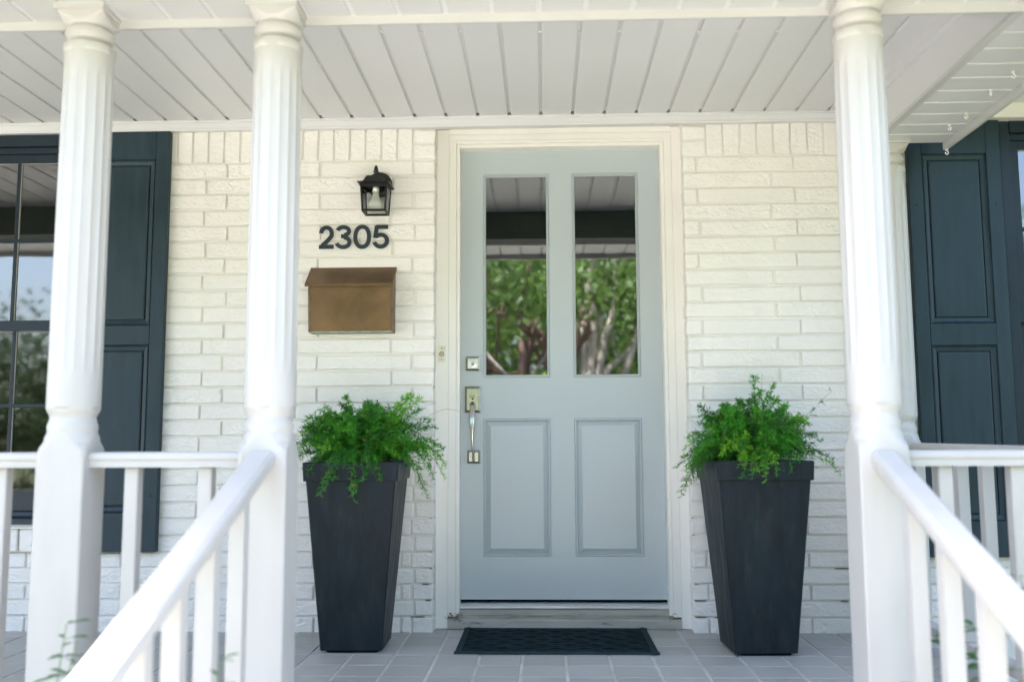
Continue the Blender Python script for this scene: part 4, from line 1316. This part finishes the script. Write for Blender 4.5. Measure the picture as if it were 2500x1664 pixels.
heroR = [H(1.213, -.50, 1.058, 1.03, 1.0, 1), H(1.235, -.5, 1.00, 1.0, 1.0, 1), H(1.285, -.5, 1.025, .98, 1.0, 1), H(1.265, -.48, .985, .97, 1.1, 1), H(1.21, -.5, .97, .95, 1.0, 0), H(1.145, -.5, .965, .93, 1.0, 0), H(1.085, -.5, .95, .93, 1.1, 0), H(1.06, -.5, .92, .91, 1.1, 0),
         H(.985, -.5, .940, .92, 1.1, 0), H(1.0, -.5, .905, .91, 1.1, 0), H(1.02, -.5, .885, .9, 1.2, 1), H(.935, -.52, .815, .87, 1.1, 1), H(.955, -.52, .80, .87, 1.1, 1), H(.965, -.5, .765, .86, 1.1, 1),
         H(.905, -.55, .585, .80, 1.1, 0), H(.925, -.54, .63, .82, 1.1, 0), H(.93, -.54, .675, .83, 1.1, 1), H(.965, -.56, .655, .83, 1.1, 0), H(.95, -.55, .715, .84, 1.1, 1), H(.97, -.55, .745, .85, 1.2, 1),
         H(1.195, -.70, .655, .83, 1.0, 2), H(1.16, -.69, .685, .83, 1.1, 2), H(1.13, -.68, .72, .85, 1.2, 2), H(1.24, -.69, .675, .84, 1.1, 1), H(1.30, -.68, .695, .84, 1.0, 0), H(1.09, -.66, .77, .87, 1.3, 2), H(1.05, -.64, .755, .86, 1.3, 2), H(1.13, -.65, .80, .88, 1.3, 2),
         H(1.405, -.5, .70, .83, 1.0, 0), H(1.39, -.5, .735, .85, 1.1, 0), H(1.375, -.52, .80, .87, 1.1, 0), H(1.37, -.5, .845, .89, 1.1, 1), H(1.37, -.48, .885, .90, 1, 1), H(1.33, -.48, .93, .92, 1, 1),
         H(1.45, -.46, .765, .86, .35, 0), H(1.47, -.46, .74, .87, .2, 0), H(1.44, -.48, .70, .85, .35, 0), H(1.53, -.44, .995, .93, .12, 0), H(1.46, -.44, .92, .91, .15, 0), H(.945, -.46, .90, .86, 0, 0), H(1.245, -.48, 1.07, 1.02, 0, 0)]
fern(*PL, 11, heroL, 0, 'feathery asparagus fern in the left planter with a lime tuft rising at its right')
fern(*PR, 23, heroR, 0, 'feathery asparagus fern in the right planter with a thin tip rising above the middle')

# ================================================================== BORDER PLANTS in front of the porch
def leafy(x, y, z_base, tips, mats, label, name='rose_shrub', lsz=0.024, flower=None, seed=1):
    rg = random.Random(seed)
    o = thing(name, label, 'shrub', (x, y, z_base))
    st_ = MB()
    lf = {}
    for (tx, ty, tz) in tips:
        b = Vector((x+rg.uniform(-.03, .03), y+rg.uniform(-.03, .03), z_base))
        e = Vector((tx, ty, tz))
        c = (b*0.4+e*0.6)
        c.z = e.z*0.75+b.z*0.25
        P = []
        for q in range(13):
            t = q/12
            P.append(b*(1-t)**2+c*2*t*(1-t)+e*t*t)
        st_.tube(P, [0.0032*(1-0.7*q/12) for q in range(13)], 5)
        for q in range(4, 13):
            for _ in range(2):
                p = P[q]
                az = rg.uniform(0, 6.28)
                d = Vector((math.cos(az), math.sin(az), rg.uniform(-.25, .45))).normalized()
                s = d.cross(Vector((0, 0, 1))).normalized()
                upv = s.cross(d)
                sz = lsz*rg.uniform(.6, 1.25)
                stem = p+d*sz*0.5
                pts = [stem]
                for t, wd in ((.25, .33), (.5, .42), (.75, .30)):
                    pts.append(stem+d*sz*2*t*0.9+s*wd*sz+upv*0.12*sz)
                pts.append(stem+d*sz*1.9-upv*0.15*sz)
                for t, wd in ((.75, .30), (.5, .42), (.25, .33)):
                    pts.append(stem+d*sz*2*t*0.9-s*wd*sz+upv*0.12*sz)
                mid = stem+d*sz*0.95
                k = rg.choice(mats)
                mbb = lf.setdefault(k, MB())
                mbb.add(pts+[mid], [(i, (i+1) % 8, 8) for i in range(8)], True)
                mbb.tube([p, stem], 0.0008, 3, False)
    st_.build('stems', 'stem_green', o, fix=False)
    for k, mbb in lf.items():
        mbb.build('foliage', k, o, fix=False)['kind'] = 'stuff'
    if flower:
        fx, fy, fz = flower
        fm = MB()
        for ring_, (n, rr, tilt) in enumerate(((6, .034, .35), (5, .026, .8), (4, .016, 1.2))):
            for q in range(n):
                az = 2*math.pi*(q+ring_*.37)/n
                d = Vector((math.cos(az)*math.cos(tilt), math.sin(az)*math.cos(tilt), math.sin(tilt)))
                s = Vector((-math.sin(az), math.cos(az), 0))
                c0 = Vector((fx, fy, fz))
                fm.add([c0, c0+d*rr*.5+s*rr*.45, c0+d*rr*1.0+s*rr*.3+Vector((0, 0, .004)), c0+d*rr*1.08, c0+d*rr*1.0-s*rr*.3+Vector((0, 0, .004)), c0+d*rr*.5-s*rr*.45], [(0, 1, 2, 3, 4, 5)], True)
        fm.build('flower', 'petal', o, fix=False)
        MB().tube([(x, y, z_base), ((x+fx)/2+.02, (y+fy)/2, (z_base+fz)/2), (fx, fy, fz)], .003, 5).build('flower_stem', 'stem_green', o)
    return o
leafy(1.50, -1.98, GZ+.004, [(1.395, -1.93, .36), (1.385, -1.92, .30), (1.40, -1.93, .24), (1.48, -1.95, .27), (1.47, -1.95, .22), (1.335, -1.90, .37), (1.325, -1.89, .31), (1.50, -1.98, .12), (1.42, -2.0, .18)],
      ['rose_leaf'], 'leafy green rose shrub with a pink bloom right of the right stair rail', flower=(1.528, -1.93, .232), seed=4)
leafy(1.70, -1.95, GZ+.004, [(1.515, -1.90, .475), (1.53, -1.92, .44), (1.60, -1.95, .42), (1.56, -1.92, .50)], ['rose_leaf_light'], 'pale leaved shoot rising above the right stair rail at the right edge', seed=9, lsz=.028)
leafy(1.12, -2.02, -0.18, [(1.19, -1.95, .235), (1.10, -2.05, .10)], ['rose_leaf'], 'single leafy sprig low in front of the right post', seed=12, lsz=.03)
leafy(-0.80, -2.10, GZ+.004, [(-.725, -2.06, .39), (-.70, -2.06, .35), (-.705, -2.05, .30), (-.71, -2.05, .26), (-.75, -2.1, .15)], ['rose_leaf'], 'thin leafy vine in front of the far left post', seed=6, lsz=.021)
leafy(-0.30, -2.25, GZ+.008, [(-.293, -2.28, .36), (-.288, -2.28, .31), (-.285, -2.27, .25)], ['rose_leaf_light', 'rose_leaf'], 'pale green sprig between the balusters of the left stair rail', seed=7, lsz=.018)

leafy(-0.47, -2.32, GZ+.004, [(-.440, -2.30, .335)], ['yellow_leaf'], 'yellowing sprig seen between the balusters of the left stair rail', seed=17, lsz=.012)

# ================================================================== TREES AND HEDGES across the lawn (seen in the panes)
def tree(x, y, h, spread, trunks, leafm, barkm, n_leaf, leaf, label, seed, crown_z=0.45, lean=0.25, low=0.26, limbs=()):
    rg = np.random.default_rng(seed)
    o = thing('tree', label, 'tree', (x, y, GZ), 'trees across the lawn')
    tk = MB()
    tips = []
    def limb(p, d, L, rr, depth):
        n = 6
        pts, rd = [], []
        q = np.array(p, float)
        dd = np.array(d, float)
        for i in range(n+1):
            pts.append(tuple(q)); rd.append(rr*(1-0.45*i/n))
            dd = dd + rg.normal(0, .17, 3)
            dd[2] += 0.04
            dd /= np.linalg.norm(dd)
            q = q + dd*L/n
        tk.tube(pts, rd, 8)
        tips.append(np.array(pts[-1])); tips.append(np.array(pts[-3]))
        if depth > 0:
            for k in range(rg.integers(3, 5)):
                i = int(rg.integers(2, n+1))
                nd = dd*0.55 + rg.normal(0, .6, 3)
                nd[2] = abs(nd[2])*0.7+0.15
                nd /= np.linalg.norm(nd)
                limb(pts[i], nd, L*rg.uniform(.5, .75), rd[i]*0.68, depth-1)
    for k in range(trunks):
        az = rg.uniform(0, 6.28)
        d = np.array([math.cos(az)*lean, math.sin(az)*lean, 1.0])
        d /= np.linalg.norm(d)
        limb((x+math.cos(az)*.25*(trunks > 1), y+math.sin(az)*.25*(trunks > 1), GZ-.05), d, h*crown_z, 0.055+0.012*h*(1.2 if trunks == 1 else .8), 2)
    for pts, r0, r1 in limbs:
        P = [Vector(p) for p in pts]
        Q, RD = [], []
        for i in range(len(P)-1):
            for t in (0, .33, .66):
                Q.append(P[i].lerp(P[i+1], t) + Vector(rg.normal(0, .018, 3)))
        Q.append(P[-1])
        RD = [r0+(r1-r0)*i/(len(Q)-1) for i in range(len(Q))]
        tk.tube(Q, RD, 9)
        tips.append(np.array(Q[-1]))
    tk.build('trunk', barkm, o, fix=False)
    T = np.array([t for t in tips if t[2] > GZ+h*0.30])
    ctr = np.array([x, y, GZ+h*0.68])
    extra = ctr + rg.normal(0, 1, (70, 3))*np.array([spread*.42, spread*.42, h*0.16])
    T = np.vstack([T, extra])
    idx = rg.integers(0, len(T), n_leaf)
    C = T[idx] + rg.normal(0, 1, (n_leaf, 3))*np.array([.34, .34, .24])*spread/2.6
    C = C[C[:, 2] > GZ+h*low + rg.exponential(.25, len(C))*0 + rg.normal(0, .25, len(C))]
    n_leaf = len(C)
    a = rg.normal(0, 1, (n_leaf, 3)); a /= np.linalg.norm(a, axis=1)[:, None]
    b = np.cross(a, rg.normal(0, 1, (n_leaf, 3))); b /= np.linalg.norm(b, axis=1)[:, None]
    sz = rg.uniform(.6, 1.3, (n_leaf, 1))*leaf
    q = np.stack([C-a*sz, C+b*sz*.5, C+a*sz, C-b*sz*.5], 1).reshape(-1, 3)
    me = fast_mesh('crown', q-np.array(base_of(o)), 4, [leafm])
    c = bpy.data.objects.new('crown', me)
    COL.objects.link(c)
    c.parent = o
    return o
LIMB1 = [([(.75, -12.3, GZ), (.66, -12.3, 1.4), (.93, -12.35, 2.48), (1.01, -12.4, 2.76), (1.374, -12.5, 3.25), (1.5, -12.6, 4.2)], .12, .05),
         ([(.62, -12.2, GZ), (.58, -12.2, 1.6), (.42, -12.1, 2.50), (.152, -12.0, 2.80), (-.126, -12.0, 2.93), (-.455, -12.0, 3.06), (-.58, -12.1, 3.40), (-.7, -12.1, 4.1)], .13, .045),
         ([(.06, -12.0, 2.83), (.0, -12.0, 3.2), (.12, -11.9, 3.9)], .05, .03), ([(-.45, -12.0, 3.05), (-.95, -12.1, 3.0), (-1.5, -12.2, 3.3)], .04, .02)]
LIMB2 = [([(1.34, -12.4, GZ), (1.16, -12.4, 1.2), (1.20, -12.4, 1.98), (1.30, -12.4, 2.90), (1.17, -12.4, 3.45), (1.3, -12.5, 4.4)], .125, .075),
         ([(1.5, -12.3, GZ), (1.30, -12.3, 1.3), (1.38, -12.3, 1.98), (1.49, -12.3, 2.6), (1.66, -12.4, 3.25), (1.7, -12.5, 4.3)], .09, .05),
         ([(1.75, -12.5, GZ), (1.70, -12.5, 1.5), (1.80, -12.5, 2.05), (2.02, -12.5, 2.65), (2.4, -12.6, 3.4)], .08, .05)]
tree(0.0, -12.0, 5.6, 3.0, 1, 'tree_leaf_light', 'bark', 7500, .085, 'gnarled many stemmed tree across the walk reflected in the left door pane', 3, .55, .75, .60, LIMB1)
tree(2.1, -12.4, 6.0, 2.8, 1, 'tree_leaf_light', 'pale_bark', 6500, .085, 'pale trunked tree reflected in the right door pane', 8, .6, .22, .62, LIMB2)
tree(-2.8, -15.5, 5.6, 3.4, 2, 'tree_leaf_light', 'bark', 15000, .085, 'leafy tree behind the gnarled one', 14, .45, .3)
tree(5.6, -16.0, 5.6, 3.8, 1, 'tree_leaf_light', 'bark', 16000, .09, 'tall light green tree right of the walk', 21, .4, .15)
tree(1.4, -21.0, 7.2, 5.2, 1, 'tree_leaf_light', 'bark', 24000, .12, 'tall broad tree far behind the walk', 27, .4, .1)
tree(-7.5, -24.0, 4.6, 4.6, 1, 'far_leaf', 'bark', 16000, .11, 'low spreading tree far to the left', 33, .4, .1)
tree(-15.0, -22.0, 4.3, 4.6, 1, 'far_leaf', 'bark', 16000, .11, 'low spreading tree reflected in the left window', 39, .4, .1)
tree(11.5, -18.0, 6.0, 4.8, 1, 'tree_leaf', 'bark', 16000, .11, 'tall tree far to the right of the walk', 43, .4, .1)
def hedge(x0, x1, y, d, h, n, label, seed, lm='hedge_leaf'):
    rg = np.random.default_rng(seed)
    o = thing('hedge', label, 'hedge', ((x0+x1)/2, y, GZ), 'clipped hedges across the lawn')
    P = rg.uniform(0, 1, (n, 3))
    C = np.stack([x0+(x1-x0)*P[:, 0], y+(P[:, 1]-.5)*d, GZ+h*P[:, 2]**.6], 1)
    C[:, 2] += .22*np.sin(C[:, 0]*2.1+seed)*(P[:, 2] > .5) + rg.normal(0, .05, n)
    a = rg.normal(0, 1, (n, 3)); a /= np.linalg.norm(a, axis=1)[:, None]
    b = np.cross(a, rg.normal(0, 1, (n, 3))); b /= np.linalg.norm(b, axis=1)[:, None]
    sz = rg.uniform(.6, 1.3, (n, 1))*.055
    q = np.stack([C-a*sz, C+b*sz*.55, C+a*sz, C-b*sz*.55], 1).reshape(-1, 3)
    me = fast_mesh('foliage', q-np.array(base_of(o)), 4, [lm])
    c = bpy.data.objects.new('foliage', me); COL.objects.link(c); c.parent = o
    mb = MB()
    xx = x0+.3
    while xx < x1:
        mb.tube([(xx, y, GZ-.02), (xx+.05, y+.04, GZ+h*.6)], [.03, .015], 6)
        xx += .5
    mb.build('stems', 'bark', o, fix=False)
hedge(-3.4, 0.75, -9.9, 1.1, 2.25, 15000, 'bright green hedge left of the walk end', 5)
hedge(1.75, 7.0, -10.2, 1.0, 1.55, 13000, 'lower green hedge right of the walk end', 6)
hedge(-16, -5.0, -17.5, 1.4, 2.2, 22000, 'long dark hedge far left of the drive', 9, 'far_leaf')
print('bricks', NB, 'tiles', NT, 'objects', len(bpy.data.objects))
